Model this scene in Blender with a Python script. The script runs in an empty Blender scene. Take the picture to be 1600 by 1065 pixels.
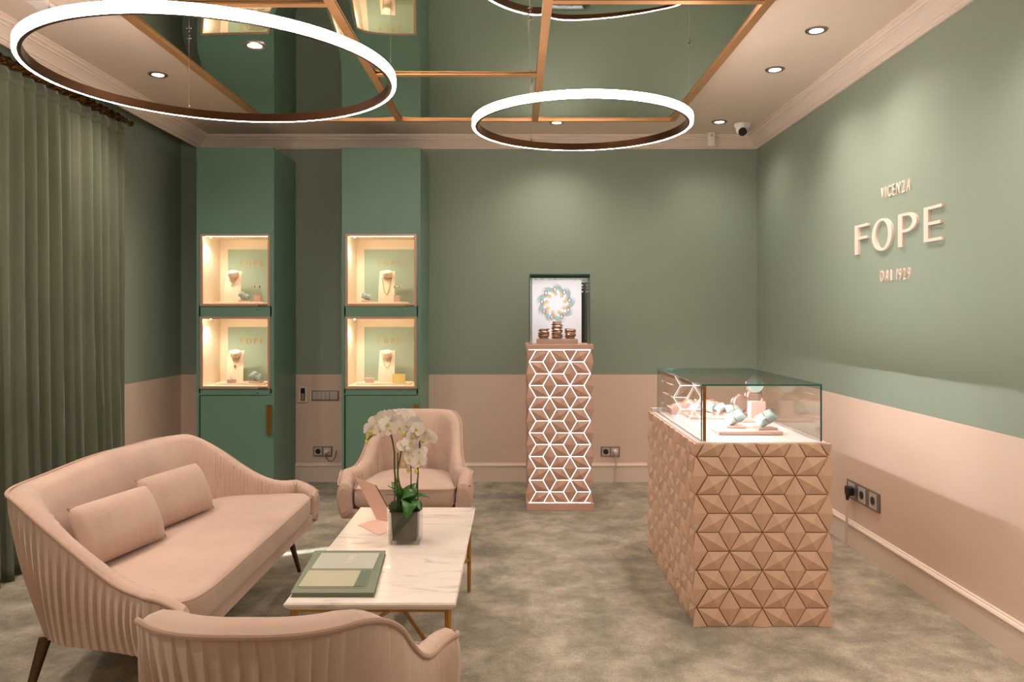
import bpy, bmesh, math, random
from mathutils import Vector, Matrix
random.seed(7)
PI = math.pi
S = bpy.context.scene
COL = S.collection

# ------------------------------------------------------------------ camera, world, sun, exposure
FPX, VX, VY, EYE = 1220.0, 803.0, 493.0, 1.397      # focal length and vanishing point in the 1600x1065 frame
cam_d = bpy.data.cameras.new('camera'); cam = bpy.data.objects.new('camera', cam_d); COL.objects.link(cam)
cam.location = (0, 0, EYE); cam.rotation_euler = (PI/2, 0, 0)
cam_d.sensor_width = 36; cam_d.lens = 36*FPX/1600
cam_d.shift_x = -(VX-800)/1600; cam_d.shift_y = -(532.5-VY)/1600
cam_d.clip_start = .05
S.camera = cam
W = bpy.data.worlds.new('world'); S.world = W; W.use_nodes = True
W.node_tree.nodes['Background'].inputs[0].default_value = (.62, .74, .9, 1)
W.node_tree.nodes['Background'].inputs[1].default_value = 1.0
sd = bpy.data.lights.new('sun', 'SUN'); sd.energy = 6; sd.color = (.93, .97, 1); sd.angle = .02
sun = bpy.data.objects.new('sun', sd); COL.objects.link(sun); sun.location = (-6, 1, 5)
sun.rotation_euler = Vector((1, .47, -1.38)).to_track_quat('-Z', 'Y').to_euler()
S.view_settings.view_transform = 'Standard'; S.view_settings.look = 'None'
S.view_settings.gamma = 1; S.view_settings.use_curve_mapping = False
S.view_settings.exposure = .82
RING_POWER, SPOT_POWER = 24.0, 27.0
WARM = (1.0, .85, .75); SPOTC = (1.0, .84, .73)

def at(px, py, y):              # pixel -> point on the plane at depth y
    return Vector(((px-VX)*y/FPX, y, EYE-(py-VY)*y/FPX))
def on_z(px, py, z):            # pixel -> point on the horizontal plane z
    y = (EYE-z)*FPX/(py-VY); return at(px, py, y)

# ------------------------------------------------------------------ materials
def lin(c):
    return tuple(((v/255)/12.92 if v/255 <= .04045 else ((v/255+.055)/1.055)**2.4) for v in c)
def mat(name, rgb, rough=.5, metal=0, bump=0, bscale=60, vary=0, vscale=6, sheen=0, spec=.5, coat=0):
    m = bpy.data.materials.new(name); m.use_nodes = True
    nt = m.node_tree; b = nt.nodes['Principled BSDF']; c = lin(rgb)
    b.inputs['Base Color'].default_value = (*c, 1); b.inputs['Roughness'].default_value = rough
    b.inputs['Metallic'].default_value = metal; b.inputs['Specular IOR Level'].default_value = spec
    if sheen: b.inputs['Sheen Weight'].default_value = sheen; b.inputs['Sheen Roughness'].default_value = .4
    if coat: b.inputs['Coat Weight'].default_value = coat
    tc = nt.nodes.new('ShaderNodeTexCoord')
    if vary:
        n = nt.nodes.new('ShaderNodeTexNoise'); n.inputs['Scale'].default_value = vscale; n.inputs['Detail'].default_value = 4
        r = nt.nodes.new('ShaderNodeMapRange'); r.inputs[1].default_value = .3; r.inputs[2].default_value = .7
        r.inputs[3].default_value = 1-vary; r.inputs[4].default_value = 1+vary
        x = nt.nodes.new('ShaderNodeMix'); x.data_type = 'RGBA'; x.blend_type = 'MULTIPLY'; x.inputs[0].default_value = 1
        nt.links.new(tc.outputs['Object'], n.inputs['Vector']); nt.links.new(n.outputs[0], r.inputs[0])
        x.inputs[6].default_value = (*c, 1); nt.links.new(r.outputs[0], x.inputs[7]); nt.links.new(x.outputs[2], b.inputs['Base Color'])
    if bump:
        n2 = nt.nodes.new('ShaderNodeTexNoise'); n2.inputs['Scale'].default_value = bscale; n2.inputs['Detail'].default_value = 3
        bp = nt.nodes.new('ShaderNodeBump'); bp.inputs['Strength'].default_value = bump; bp.inputs['Distance'].default_value = .01
        nt.links.new(tc.outputs['Object'], n2.inputs['Vector']); nt.links.new(n2.outputs[0], bp.inputs['Height'])
        nt.links.new(bp.outputs[0], b.inputs['Normal'])
    return m
def emit(name, col, strength):
    m = bpy.data.materials.new(name); m.use_nodes = True; nt = m.node_tree
    b = nt.nodes['Principled BSDF']; b.inputs['Base Color'].default_value = (.8, .8, .8, 1)
    b.inputs['Emission Color'].default_value = (*col, 1); b.inputs['Emission Strength'].default_value = strength
    return m
def glass(name, tint=(.97, .99, .98), ior=1.45, boost=1.0):
    m = bpy.data.materials.new(name); m.use_nodes = True; nt = m.node_tree; nt.nodes.clear()
    o = nt.nodes.new('ShaderNodeOutputMaterial'); t = nt.nodes.new('ShaderNodeBsdfTransparent'); g = nt.nodes.new('ShaderNodeBsdfGlossy')
    t.inputs[0].default_value = (*tint, 1); g.inputs['Roughness'].default_value = .01
    lw = nt.nodes.new('ShaderNodeLayerWeight'); lw.inputs[0].default_value = .5
    f = nt.nodes.new('ShaderNodeMath'); f.operation = 'POWER'; f.inputs[1].default_value = 5      # Schlick reflectance
    ml = nt.nodes.new('ShaderNodeMath'); ml.operation = 'MULTIPLY_ADD'; ml.inputs[1].default_value = .96*boost; ml.inputs[2].default_value = .045*boost; ml.use_clamp = True
    x = nt.nodes.new('ShaderNodeMixShader')
    nt.links.new(lw.outputs['Facing'], f.inputs[0]); nt.links.new(f.outputs[0], ml.inputs[0]); nt.links.new(ml.outputs[0], x.inputs[0])
    nt.links.new(t.outputs[0], x.inputs[1]); nt.links.new(g.outputs[0], x.inputs[2]); nt.links.new(x.outputs[0], o.inputs[0])
    return m
GREEN = (142, 156, 141); BEIGE = (226, 200, 182)
def wall_paint():
    m = mat('two_tone_wall_paint', GREEN, .55, bump=.03, bscale=90)
    nt = m.node_tree; b = nt.nodes['Principled BSDF']
    g = nt.nodes.new('ShaderNodeNewGeometry'); s = nt.nodes.new('ShaderNodeSeparateXYZ')
    c = nt.nodes.new('ShaderNodeMath'); c.operation = 'GREATER_THAN'; c.inputs[1].default_value = .902
    x = nt.nodes.new('ShaderNodeMix'); x.data_type = 'RGBA'
    x.inputs[6].default_value = (*lin(BEIGE), 1); x.inputs[7].default_value = (*lin(GREEN), 1)
    nt.links.new(g.outputs['Position'], s.inputs[0]); nt.links.new(s.outputs[2], c.inputs[0])
    nt.links.new(c.outputs[0], x.inputs[0]); nt.links.new(x.outputs[2], b.inputs['Base Color'])
    return m
def carpet():
    m = mat('brushed_carpet', (150, 145, 128), 1, spec=.1, sheen=.25)
    nt = m.node_tree; b = nt.nodes['Principled BSDF']; tc = nt.nodes['Texture Coordinate']
    def noise(sc, det, rg=.6, dist=0):
        n = nt.nodes.new('ShaderNodeTexNoise'); n.inputs['Scale'].default_value = sc; n.inputs['Detail'].default_value = det
        n.inputs['Roughness'].default_value = rg; n.inputs['Distortion'].default_value = dist
        nt.links.new(tc.outputs['Object'], n.inputs['Vector']); return n
    a = noise(4.2, 10, .72, .15); f = noise(130, 3, .7)
    mx = nt.nodes.new('ShaderNodeMath'); mx.operation = 'MULTIPLY_ADD'; mx.inputs[1].default_value = .5
    nt.links.new(f.outputs[0], mx.inputs[0]); nt.links.new(a.outputs[0], mx.inputs[2])
    r = nt.nodes.new('ShaderNodeValToRGB')
    r.color_ramp.elements[0].position = .52; r.color_ramp.elements[0].color = (*lin((110, 108, 94)), 1)
    r.color_ramp.elements[1].position = .96; r.color_ramp.elements[1].color = (*lin((206, 194, 176)), 1)
    e = r.color_ramp.elements.new(.73); e.color = (*lin((154, 147, 130)), 1)
    nt.links.new(mx.outputs[0], r.inputs[0]); nt.links.new(r.outputs[0], b.inputs['Base Color'])
    bp = nt.nodes.new('ShaderNodeBump'); bp.inputs['Strength'].default_value = .7; bp.inputs['Distance'].default_value = .008
    nt.links.new(f.outputs[0], bp.inputs['Height']); nt.links.new(bp.outputs[0], b.inputs['Normal'])
    return m
def marble():
    m = mat('pale_marble', (240, 226, 214), .16, coat=.2)
    nt = m.node_tree; b = nt.nodes['Principled BSDF']; tc = nt.nodes['Texture Coordinate']
    mp = nt.nodes.new('ShaderNodeMapping'); mp.inputs['Scale'].default_value = (1.2, 5, 3)
    n = nt.nodes.new('ShaderNodeTexNoise'); n.inputs['Scale'].default_value = 3.2; n.inputs['Detail'].default_value = 8
    n.inputs['Distortion'].default_value = 1.1
    r = nt.nodes.new('ShaderNodeValToRGB'); els = r.color_ramp.elements
    els[0].position = .30; els[0].color = (*lin((206, 192, 184)), 1); els[1].position = .46; els[1].color = (*lin((242, 228, 217)), 1)
    e = els.new(.39); e.color = (*lin((234, 219, 209)), 1)
    nt.links.new(tc.outputs['Object'], mp.inputs[0]); nt.links.new(mp.outputs[0], n.inputs['Vector'])
    nt.links.new(n.outputs[0], r.inputs[0]); nt.links.new(r.outputs[0], b.inputs['Base Color'])
    return m
M = dict(
    wall=wall_paint(), ceil=mat('ceiling_paint', (226, 206, 190), .7, bump=.02, bscale=80), trim=mat('cream_trim_paint', (232, 214, 200), .45),
    carpet=carpet(), marble=marble(),
    velvet=mat('blush_velvet', (196, 168, 151), .75, bump=.06, bscale=220, vary=.07, vscale=5, sheen=.35, spec=.25),
    velvet_pipe=mat('blush_velvet_piping', (184, 152, 133), .75, sheen=.3, spec=.25),
    brass=mat('brushed_brass', (196, 146, 82), .32, 1, vary=.05, vscale=20), gold=mat('gold', (226, 178, 92), .25, 1),
    strip=mat('brass_ceiling_strip', (204, 152, 104), .4, .8), oldgold=mat('antique_gold', (120, 84, 38), .3, 1, vary=.3, vscale=25),
    bronze=mat('brown_bronze', (112, 74, 50), .35, .75), darkleg=mat('dark_bronze_leg', (92, 72, 50), .35, .8),
    curtain=mat('olive_velvet', (106, 110, 92), .85, bump=.08, bscale=150, vary=.08, vscale=3, sheen=.4, spec=.2),
    cab=mat('cabinet_green_lacquer', (106, 142, 124), .38), cabgap=mat('cabinet_shadow_gap', (66, 96, 82), .5),
    niche=mat('niche_cream_fabric', (240, 220, 196), .85, bump=.04, bscale=200), nframe=mat('rose_bronze_frame', (196, 160, 142), .4, .3),
    board=mat('niche_green_board', (160, 178, 160), .7, bump=.03, bscale=160), goldletter=mat('gold_letter', (196, 160, 92), .4, .5),
    suede=mat('cream_suede', (238, 216, 192), .9, bump=.04, bscale=250), pinkbox=mat('rose_suede', (206, 172, 160), .9, bump=.04, bscale=250),
    taupe=mat('taupe_suede', (176, 146, 134), .9, bump=.04, bscale=250),
    mint=mat('pale_mint_suede', (156, 176, 172), .85, bump=.05, bscale=250), rosegold=mat('rose_gold', (224, 176, 150), .25, 1),
    silver=mat('silver', (214, 208, 202), .2, 1), chrome=mat('satin_chrome', (150, 140, 134), .3, .9),
    tile=mat('blush_lacquered_tile', (220, 182, 154), .42, vary=.02, vscale=9), ptile=mat('rose_lacquered_tile', (206, 166, 146), .42, vary=.02, vscale=9),
    groove=mat('groove_backing', (140, 100, 74), .8), deck=mat('white_deck', (206, 192, 188), .5),
    glass=glass('clear_glass'), vglass=glass('vase_glass', (.98, .98, .97), 1.45, 1.0), gedge=mat('green_glass_edge', (40, 110, 104), .12, spec=.8),
    steel=mat('dark_steel', (58, 54, 52), .3, .6), black=mat('matt_black', (20, 20, 20), .5), white=mat('white_plastic', (236, 228, 222), .4),
    greyplate=mat('grey_metal_plate', (128, 118, 110), .4, .4), greykey=mat('light_grey_rocker', (206, 196, 190), .4, .3),
    letter=mat('blush_letter', (240, 214, 200), .5), cable=mat('pale_cable', (206, 192, 180), .5), wire=mat('thin_wire', (170, 150, 136), .4, .6),
    book=mat('grey_green_linen', (124, 130, 112), .8, bump=.05, bscale=300), booklet=mat('sage_paper', (180, 182, 168), .6),
    cream=mat('olive_cream_paper', (180, 176, 148), .6), dgreen=mat('deep_sage_paper', (98, 116, 98), .6), pages=mat('paper_edge', (232, 220, 206), .8),
    card=mat('blush_card', (226, 186, 166), .6), leaf=mat('orchid_leaf', (50, 104, 36), .3, vary=.2, vscale=12), stem=mat('orchid_stem', (92, 104, 48), .5),
    petal=mat('orchid_petal', (254, 246, 240), .6, vary=.04, vscale=30), lip=mat('orchid_lip', (226, 214, 120), .5), moss=mat('moss', (52, 66, 34), .95, bump=.8, bscale=90, vary=.4, vscale=40),
    soil=mat('dark_planter', (66, 62, 46), .6, vary=.3, vscale=18), stick=mat('brown_stick', (84, 48, 32), .6),
    pane=glass('window_glass'), yellow=mat('gold_card', (236, 206, 128), .5), screen=mat('lit_white_card', (238, 236, 246), .5),
)
def mirror_mat():
    m = mat('tinted_mirror_film', (222, 224, 216), .015, 1)
    return m
M['mirror'] = mirror_mat()
M['ring'] = emit('ring_diffuser', WARM, RING_POWER)
M['lamp'] = emit('downlight_lens', (1, .86, .74), 14)
M['led'] = emit('niche_led', (1, .86, .68), 24)
M['ledw'] = emit('case_led', (1, .94, .95), 165)
M['ledp'] = emit('pedestal_case_led', (1, .94, .95), 42)
M['backlit'] = emit('backlit_groove', (1, .96, .94), 4.5)

# ------------------------------------------------------------------ mesh helpers
class MB:
    def __init__(s): s.v = []; s.f = []; s.m = []
    def add(s, vs, fs, mi=0):
        o = len(s.v); s.v += [tuple(v) for v in vs]; s.f += [tuple(i+o for i in f) for f in fs]; s.m += [mi]*len(fs); return s
    def box(s, x0, x1, y0, y1, z0, z1, mi=0, b=0):
        if b:
            bm = bmesh.new(); bmesh.ops.create_cube(bm, size=1)
            for v in bm.verts: v.co = Vector(((x0+x1)/2+v.co.x*(x1-x0), (y0+y1)/2+v.co.y*(y1-y0), (z0+z1)/2+v.co.z*(z1-z0)))
            bmesh.ops.bevel(bm, geom=bm.edges[:], offset=b, segments=2, affect='EDGES', profile=.5)
            bm.verts.index_update(); s.add([v.co for v in bm.verts], [[v.index for v in f.verts] for f in bm.faces], mi); bm.free(); return s
        vs = [(x0,y0,z0),(x1,y0,z0),(x1,y1,z0),(x0,y1,z0),(x0,y0,z1),(x1,y0,z1),(x1,y1,z1),(x0,y1,z1)]
        return s.add(vs, [(3,2,1,0),(4,5,6,7),(0,1,5,4),(1,2,6,5),(2,3,7,6),(3,0,4,7)], mi)
    def tube(s, pts, r, n=8, mi=0, closed=False, cap=True):
        pts = [Vector(p) for p in pts]; N = len(pts); rr = r if isinstance(r, (list, tuple)) else [r]*N
        vs = []; up = None
        for i, p in enumerate(pts):
            a = pts[(i-1) % N] if (closed or i > 0) else p; c = pts[(i+1) % N] if (closed or i < N-1) else p
            t = (c-a).normalized()
            if up is None: up = Vector((0,0,1)) if abs(t.z) < .9 else Vector((1,0,0))
            x = t.cross(up).normalized(); up = x.cross(t).normalized()
            vs += [p+(x*math.cos(2*PI*k/n)+up*math.sin(2*PI*k/n))*rr[i] for k in range(n)]
        fs = []
        for i in range(N if closed else N-1):
            j = (i+1) % N
            for k in range(n): fs.append((i*n+k, i*n+(k+1) % n, j*n+(k+1) % n, j*n+k))
        if cap and not closed: fs.append(tuple(range(n))); fs.append(tuple(range((N-1)*n, N*n))[::-1])
        return s.add(vs, fs, mi)
    def lathe(s, prof, n=24, mi=0, o=(0,0,0), cap=True):
        vs = [(o[0]+r*math.cos(2*PI*k/n), o[1]+r*math.sin(2*PI*k/n), o[2]+z) for r, z in prof for k in range(n)]
        fs = [(i*n+k, i*n+(k+1) % n, (i+1)*n+(k+1) % n, (i+1)*n+k) for i in range(len(prof)-1) for k in range(n)]
        if cap: fs += [tuple(range(n))[::-1], tuple(range((len(prof)-1)*n, len(prof)*n))]
        return s.add(vs, fs, mi)
    def prism(s, pts, axis, a, b, mi=0):       # polygon (2-D) extruded along axis from a to b
        def P(p, t): return {'x': (t, p[0], p[1]), 'y': (p[0], t, p[1]), 'z': (p[0], p[1], t)}[axis]
        n = len(pts); vs = [P(p, a) for p in pts]+[P(p, b) for p in pts]
        return s.add(vs, [tuple(range(n))[::-1], tuple(range(n, 2*n))]+[(i, (i+1) % n, n+(i+1) % n, n+i) for i in range(n)], mi)
    def xf(s, mtx): s.v = [tuple(mtx @ Vector(v)) for v in s.v]; return s
    def mesh(s, name, mats, smooth=False, angle=40):
        me = bpy.data.meshes.new(name); me.from_pydata(s.v, [], s.f)
        for m in (mats if isinstance(mats, list) else [mats]): me.materials.append(m)
        bm = bmesh.new(); bm.from_mesh(me)
        for i, f in enumerate(bm.faces): f.material_index = s.m[i]; f.smooth = smooth
        bmesh.ops.recalc_face_normals(bm, faces=bm.faces[:])
        if smooth:
            for e in bm.edges:
                if len(e.link_faces) == 2 and e.calc_face_angle(0) > math.radians(angle): e.smooth = False
        bm.to_mesh(me); bm.free(); return me
    def build(s, name, mats, parent=None, smooth=False, angle=40, loc=None):
        return link(name, s.mesh(name, mats, smooth, angle), parent, loc)
def link(name, me, parent=None, loc=None):
    o = bpy.data.objects.new(name, me); COL.objects.link(o)
    if parent: o.parent = parent
    if loc is not None: o.location = loc
    return o
def tag(o, label, cat, group=None):
    o['label'] = label; o['category'] = cat
    if group: o['group'] = group
    return o
def thing(name, label, cat, loc=(0,0,0), rz=0, group=None):
    o = bpy.data.objects.new(name, None); COL.objects.link(o); o.location = loc; o.rotation_euler = (0,0,rz)
    o.empty_display_size = .05
    return tag(o, label, cat, group)
def struct(o): o['kind'] = 'structure'; return o
def copy_tree(o, parent=None):
    c = o.copy(); COL.objects.link(c); c.parent = parent
    for ch in list(o.children): copy_tree(ch, c)
    return c
def smooth(a, b, x):
    t = max(0, min(1, (x-a)/(b-a))); return t*t*(3-2*t)

# ------------------------------------------------------------------ the room
XL, XR, YB, YF, ZC = -2.805, 2.05, 6.58, -2.2, 2.90
XC = -2.655                                              # face of the cornice by the curtain pocket
struct(MB().box(XL-.1, XR+.1, YF-.1, YB+.1, -.1, 0).build('floor', M['carpet']))
struct(MB().box(XC, XR+.1, YF-.1, YB+.1, ZC, ZC+.25).box(XL-.1, XC, YF-.1, YB+.1, ZC+.2, ZC+.25).build('ceiling', M['ceil']))
struct(MB().box(XL-.1, XR+.1, YB, YB+.1, 0, ZC+.2).build('wall_back', M['wall']))
struct(MB().box(XR, XR+.1, YF, YB, 0, ZC).build('wall_right', M['wall']))
struct(MB().box(XL, XR, YF-.1, YF, 0, ZC).build('wall_front', M['wall']))
wy0, wy1, wz0, wz1 = 2.6, 4.9, .90, 2.55
struct(MB().box(XL-.1, XL, YF, wy0, 0, ZC+.2).box(XL-.1, XL, wy1, YB, 0, ZC+.2).box(XL-.1, XL, wy0, wy1, 0, wz0)
       .box(XL-.1, XL, wy0, wy1, wz1, ZC+.2).build('wall_left', M['wall']))
win = struct(MB().box(XL-.09, XL-.04, wy0, wy0+.06, wz0, wz1).box(XL-.09, XL-.04, wy1-.06, wy1, wz0, wz1).box(XL-.09, XL-.04, wy0, wy1, wz0, wz0+.06)
       .box(XL-.09, XL-.04, wy0, wy1, wz1-.06, wz1).box(XL-.09, XL-.04, 3.30, 3.36, wz0, wz1).build('window_1', M['white']))
for a, b in ((wy0+.06, 3.30), (3.36, wy1-.06)):
    MB().box(XL-.068, XL-.062, a, b, wz0+.06, wz1-.06).build('pane', M['pane'], win)
# cornice: profile (distance from the wall, height), lower edge at 2.80
prof = [(0, 2.80), (.014, 2.80), (.016, 2.808), (.022, 2.810), (.024, 2.818), (.034, 2.820), (.042, 2.832), (.058, 2.848), (.078, 2.862), (.088, 2.866),
        (.090, 2.874), (.104, 2.876), (.112, 2.882), (.112, 2.890), (.124, 2.892), (.124, 2.90), (0, 2.90)]
def cornice(name, axis, fn, a, b):
    def pts(t, d):           # mitred ends
        return [fn(p, z, t+(d*p)) for p, z in prof]
    n = len(prof); A = pts(a, 1); B = pts(b, -1)
    mb = MB().add(A+B, [(i, (i+1) % n, n+(i+1) % n, n+i) for i in range(n)]+[tuple(range(n))[::-1], tuple(range(n, 2*n))])
    return struct(mb.build(name, M['trim']))
cornice('trim_1', 'x', lambda p, z, t: (t, YB-p, z), XC, XR)
cornice('trim_2', 'y', lambda p, z, t: (XR-p, t, z), YF, YB)
cornice('trim_3', 'y', lambda p, z, t: (XC+p, t, z), YF, YB)
cornice('trim_4', 'x', lambda p, z, t: (t, YF+p, z), XC, XR)
bprof = [(0, 0), (.018, 0), (.018, .118), (.014, .122), (.014, .126), (.022, .130), (.024, .138), (.018, .146), (.010, .150), (.008, .156), (0, .158)]
def baseboard(name, fn, a, b):
    n = len(bprof); A = [fn(p, z, a+p) for p, z in bprof]; B = [fn(p, z, b-p) for p, z in bprof]
    return struct(MB().add(A+B, [(i, (i+1) % n, n+(i+1) % n, n+i) for i in range(n)]+[tuple(range(n))[::-1], tuple(range(n, 2*n))]).build(name, M['trim']))
baseboard('baseboard_back', lambda p, z, t: (t, YB-p, z), XL, XR)
baseboard('baseboard_right', lambda p, z, t: (XR-p, t, z), YF, YB)
baseboard('baseboard_left', lambda p, z, t: (XL+p, t, z), YF, YB)

# ------------------------------------------------------------------ mirrored ceiling
ZM = 2.780
mc = thing('mirrored_ceiling_panel', 'dark mirror-film ceiling island divided by flat brass strips', 'ceiling mirror', (0, 0, ZM))
mx = [-1.782, -.812, .150, 1.12]; MY1 = 5.532; MY0 = -.8
rows = {0: [MY1, 3.47, 1.4, MY0], 1: [MY1, 4.487, 2.42, .35, MY0], 2: [MY1, 3.436, 1.4, MY0]}
bw = .021
def mirror_panel(x0, x1, y0, y1):
    nx, ny = 24, 40; mb = MB(); vs = []
    ph = random.uniform(0, 6)
    for j in range(ny+1):
        for i in range(nx+1):
            u, w = i/nx, j/ny
            ex = min(u, 1-u)*(x1-x0); ey = min(w, 1-w)*(y1-y0)
            z = .006*math.exp(-ex/.05)+.006*math.exp(-ey/.06)+.0008*math.sin(u*5+ph)*math.sin(w*7+ph)
            vs.append((x0+u*(x1-x0), y0+w*(y1-y0), z))
    fs = [(j*(nx+1)+i, j*(nx+1)+i+1, (j+1)*(nx+1)+i+1, (j+1)*(nx+1)+i) for j in range(ny) for i in range(nx)]
    mb.add(vs, fs); return mb.build('mirror_panel', M['mirror'], mc, True, 60)
for c in range(3):
    r = rows[c]
    for k in range(len(r)-1): mirror_panel(mx[c], mx[c+1], r[k+1], r[k])
    for y in r[1:-1]: MB().box(mx[c]+bw, mx[c+1]-bw, y-.02, y+.02, -.006, .003).build('brass_strip', M['strip'], mc)
for i, x in enumerate(mx):
    MB().box(x-bw, x+bw, MY0, MY1, -.008, .002 if 0 < i < 3 else .118).build('brass_strip', M['strip'], mc)
for y in (MY0, MY1): MB().box(mx[0], mx[3], y-.012, y+.012, -.008, .118).build('brass_strip', M['strip'], mc)
MB().box(mx[0]+.01, mx[3]-.01, MY0+.01, MY1-.01, .015, .119).build('backing_board', M['ceil'], mc)

# ------------------------------------------------------------------ ring pendants
def ring_pendant(label, c, r, z, angs):
    t = thing('ring_pendant', label, 'pendant lamp', (c[0], c[1], z)); n = 128
    def ring(pr, name, m):
        k = len(pr); mb = MB(); vs = [((r+a)*math.cos(2*PI*i/n), (r+a)*math.sin(2*PI*i/n), b) for i in range(n) for a, b in pr]
        fs = [(i*k+j, i*k+(j+1) % k, ((i+1) % n)*k+(j+1) % k, ((i+1) % n)*k+j) for i in range(n) for j in range(k)]
        return mb.add(vs, fs).build(name, m, t, True, 35)
    ring([(-.016, -.018), (-.001, -.018), (-.001, .019), (-.016, .019)], 'ring_frame', M['bronze'])
    ring([(-.001, -.018), (.012, -.018), (.015, -.015), (.015, .016), (.012, .019), (-.001, .019)], 'diffuser', M['ring'])
    for a in angs:
        x, y = (r-.004)*math.cos(a), (r-.004)*math.sin(a)
        MB().tube([(x, y, .015), (x, y, ZM-z-.004)], .0011, 6).build('suspension_wire', M['wire'], t)
        MB().lathe([(.004, .014), (.006, .016), (.006, .03), (.003, .036)], 10, o=(x, y, 0)).build('wire_clamp', M['chrome'], t)
        g = MB().lathe([(.002, -.034), (.003, -.031), (.003, -.020), (.007, -.018), (.007, -.015), (.003, -.013), (.003, -.004), (.007, -.003), (.007, 0)], 12,
                   o=(x, y, ZM-z-.008)).build('ceiling_gripper', M['chrome'], t)
        MB().tube([(x-.013, y, ZM-z-.0245), (x+.013, y, ZM-z-.0245)], .002, 6).build('cross_pin', M['chrome'], g)
    return t
ring_pendant('large glowing ring pendant hanging above the sofa', (-1.22, 3.23), .709, 2.392, [math.radians(a) for a in (122, 242, 3)])
ring_pendant('smaller glowing ring pendant hanging in front of the lit pedestal', (.351, 4.062), .5535, 2.392, [math.radians(a) for a in (117, 240, -8)])
t = tag(MB().box(-2.31, -2.21, 3.68, 3.82, ZC-.022, ZC, b=.006).build('power_supply_box', M['white']), 'small white plastic box on the ceiling beside the large ring pendant', 'box')

# ------------------------------------------------------------------ downlights
def downlight(label, x, y, z=ZC, power=SPOT_POWER, group=None):
    t = thing('downlight', label, 'downlight', (x, y, z), group=group)
    MB().lathe([(.034, 0), (.036, -.006), (.052, -.008), (.058, -.004), (.058, 0)], 28).build('trim_ring', M['chrome'], t, True)
    MB().lathe([(.001, -.005), (.035, -.005), (.035, 0), (.001, 0)], 28).build('lens', M['lamp'], t)
    l = bpy.data.lights.new('downlight_beam', 'SPOT'); l.energy = power; l.color = SPOTC; l.spot_size = math.radians(140); l.spot_blend = 1; l.shadow_soft_size = .05
    o = bpy.data.objects.new('downlight_beam', l); COL.objects.link(o); o.parent = t; o.location = (0, 0, -.03)
    return t
downlight('recessed downlight in the ceiling strip above the curtain side', -2.217, 4.864)
downlight('recessed downlight set in the mirrored panel inside the large ring', -1.324, 3.99, ZM)
downlight('recessed downlight nearest the viewer along the right wall', 1.592, 4.11)
downlight('recessed downlight midway along the right wall', 1.592, 4.763)
downlight('recessed downlight beside the dome camera', 1.592, 6.05, power=14)
downlight('recessed downlight above the lit pedestal', .333, 6.07, power=22)
for x, side in ((-2.2, 'curtain side'), (1.592, 'lettered wall side')):
    for y, wh in ((2.6, 'just above the frame'), (1.0, 'over the foreground'), (-.6, 'behind the viewer')): downlight('added fill downlight %s on the %s' % (wh, side), x, y, power=62)  # unseen downlights added out of frame to brighten the foreground

# ------------------------------------------------------------------ camera dome and sensor
p = Vector((1.79, 6.12, ZC))
t = thing('dome_camera', 'white turret security camera with a black eye in the ceiling corner', 'security camera', p)
MB().lathe([(.062, 0), (.062, -.012), (.056, -.03), (.046, -.042), (.001, -.042)], 24).build('base', M['white'], t, True)
b = MB().lathe([(.001, -.042)]+[(.042*math.sin(a), -.042*math.cos(a)) for a in [i*PI/10 for i in range(1, 10)]]+[(.001, .042)], 24).xf(
    Matrix.Translation((-.01, -.012, -.05)) @ Matrix.Rotation(math.radians(-55), 4, 'X')).build('ball', M['white'], t, True)
MB().lathe([(.033, -.034), (.033, -.045), (.028, -.047), (.001, -.044)], 20).xf(
    Matrix.Translation((-.01, -.012, -.05)) @ Matrix.Rotation(math.radians(-55), 4, 'X')).build('lens', M['black'], b, True)
t = thing('alarm_sensor', 'small white motion sensor mounted on the cornice', 'sensor', (1.625, 6.44, 2.79))
MB().box(-.03, .03, -.03, .03, 0, .112, b=.01).build('housing', M['white'], t)
MB().lathe([(.012, 0), (.010, .005), (.001, .006)], 14).xf(Matrix.Translation((0, -.03, .088)) @ Matrix.Rotation(PI/2, 4, 'X')).build('eye', M['greykey'], t)

# ------------------------------------------------------------------ sign letters
def ring_pts(cx, cz, rx, rz, a0, a1, n): return [(cx+rx*math.cos(a0+(a1-a0)*i/n), cz+rz*math.sin(a0+(a1-a0)*i/n)) for i in range(n+1)]
def band(mb, outer, inner, d):
    n = len(outer)
    for i in range(n-1): mb.prism([outer[i], outer[i+1], inner[i+1], inner[i]], 'y', -d, 0)
def letter_mb(ch, d):           # unit-high letters in the x-z plane, thickness d, with their widths
    mb = MB(); st = .15; th = .085
    if ch == 'F': mb.box(0, st, -d, 0, 0, 1).box(st, .56, -d, 0, 1-th, 1).box(st, .52, -d, 0, .50, .50+th); w = .56
    elif ch == 'E': mb.box(0, st, -d, 0, 0, 1).box(st, .60, -d, 0, 1-th, 1).box(st, .56, -d, 0, .47, .47+th).box(st, .60, -d, 0, 0, th); w = .60
    elif ch == 'P':
        mb.box(0, st, -d, 0, 0, 1).box(st, .26, -d, 0, 1-th, 1).box(st, .26, -d, 0, .42, .42+th)
        band(mb, ring_pts(.26, .71, .36, .29, -PI/2, PI/2, 20), ring_pts(.26, .71, .22, .205, -PI/2, PI/2, 20), d); w = .62
    elif ch == 'O':
        band(mb, ring_pts(.41, .5, .41, .52, 0, 2*PI, 44), ring_pts(.41, .5, .26, .45, 0, 2*PI, 44), d); w = .82
    return mb, w
def fope(parent, origin, udir, out, h, widths, d, m, name='letter'):
    # widths: left edge of each letter along u; out is the direction the letters stand proud
    R = Matrix((udir, -out, Vector((0, 0, 1)))).transposed().to_4x4()
    for ch, u, w in widths:
        mb, w0 = letter_mb(ch, d/h)
        mb.xf(Matrix.Translation(origin) @ R @ Matrix.Translation((u, 0, 0)) @ Matrix.Diagonal((w/w0, h, h, 1)))
        mb.build(name, m, parent)
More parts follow.
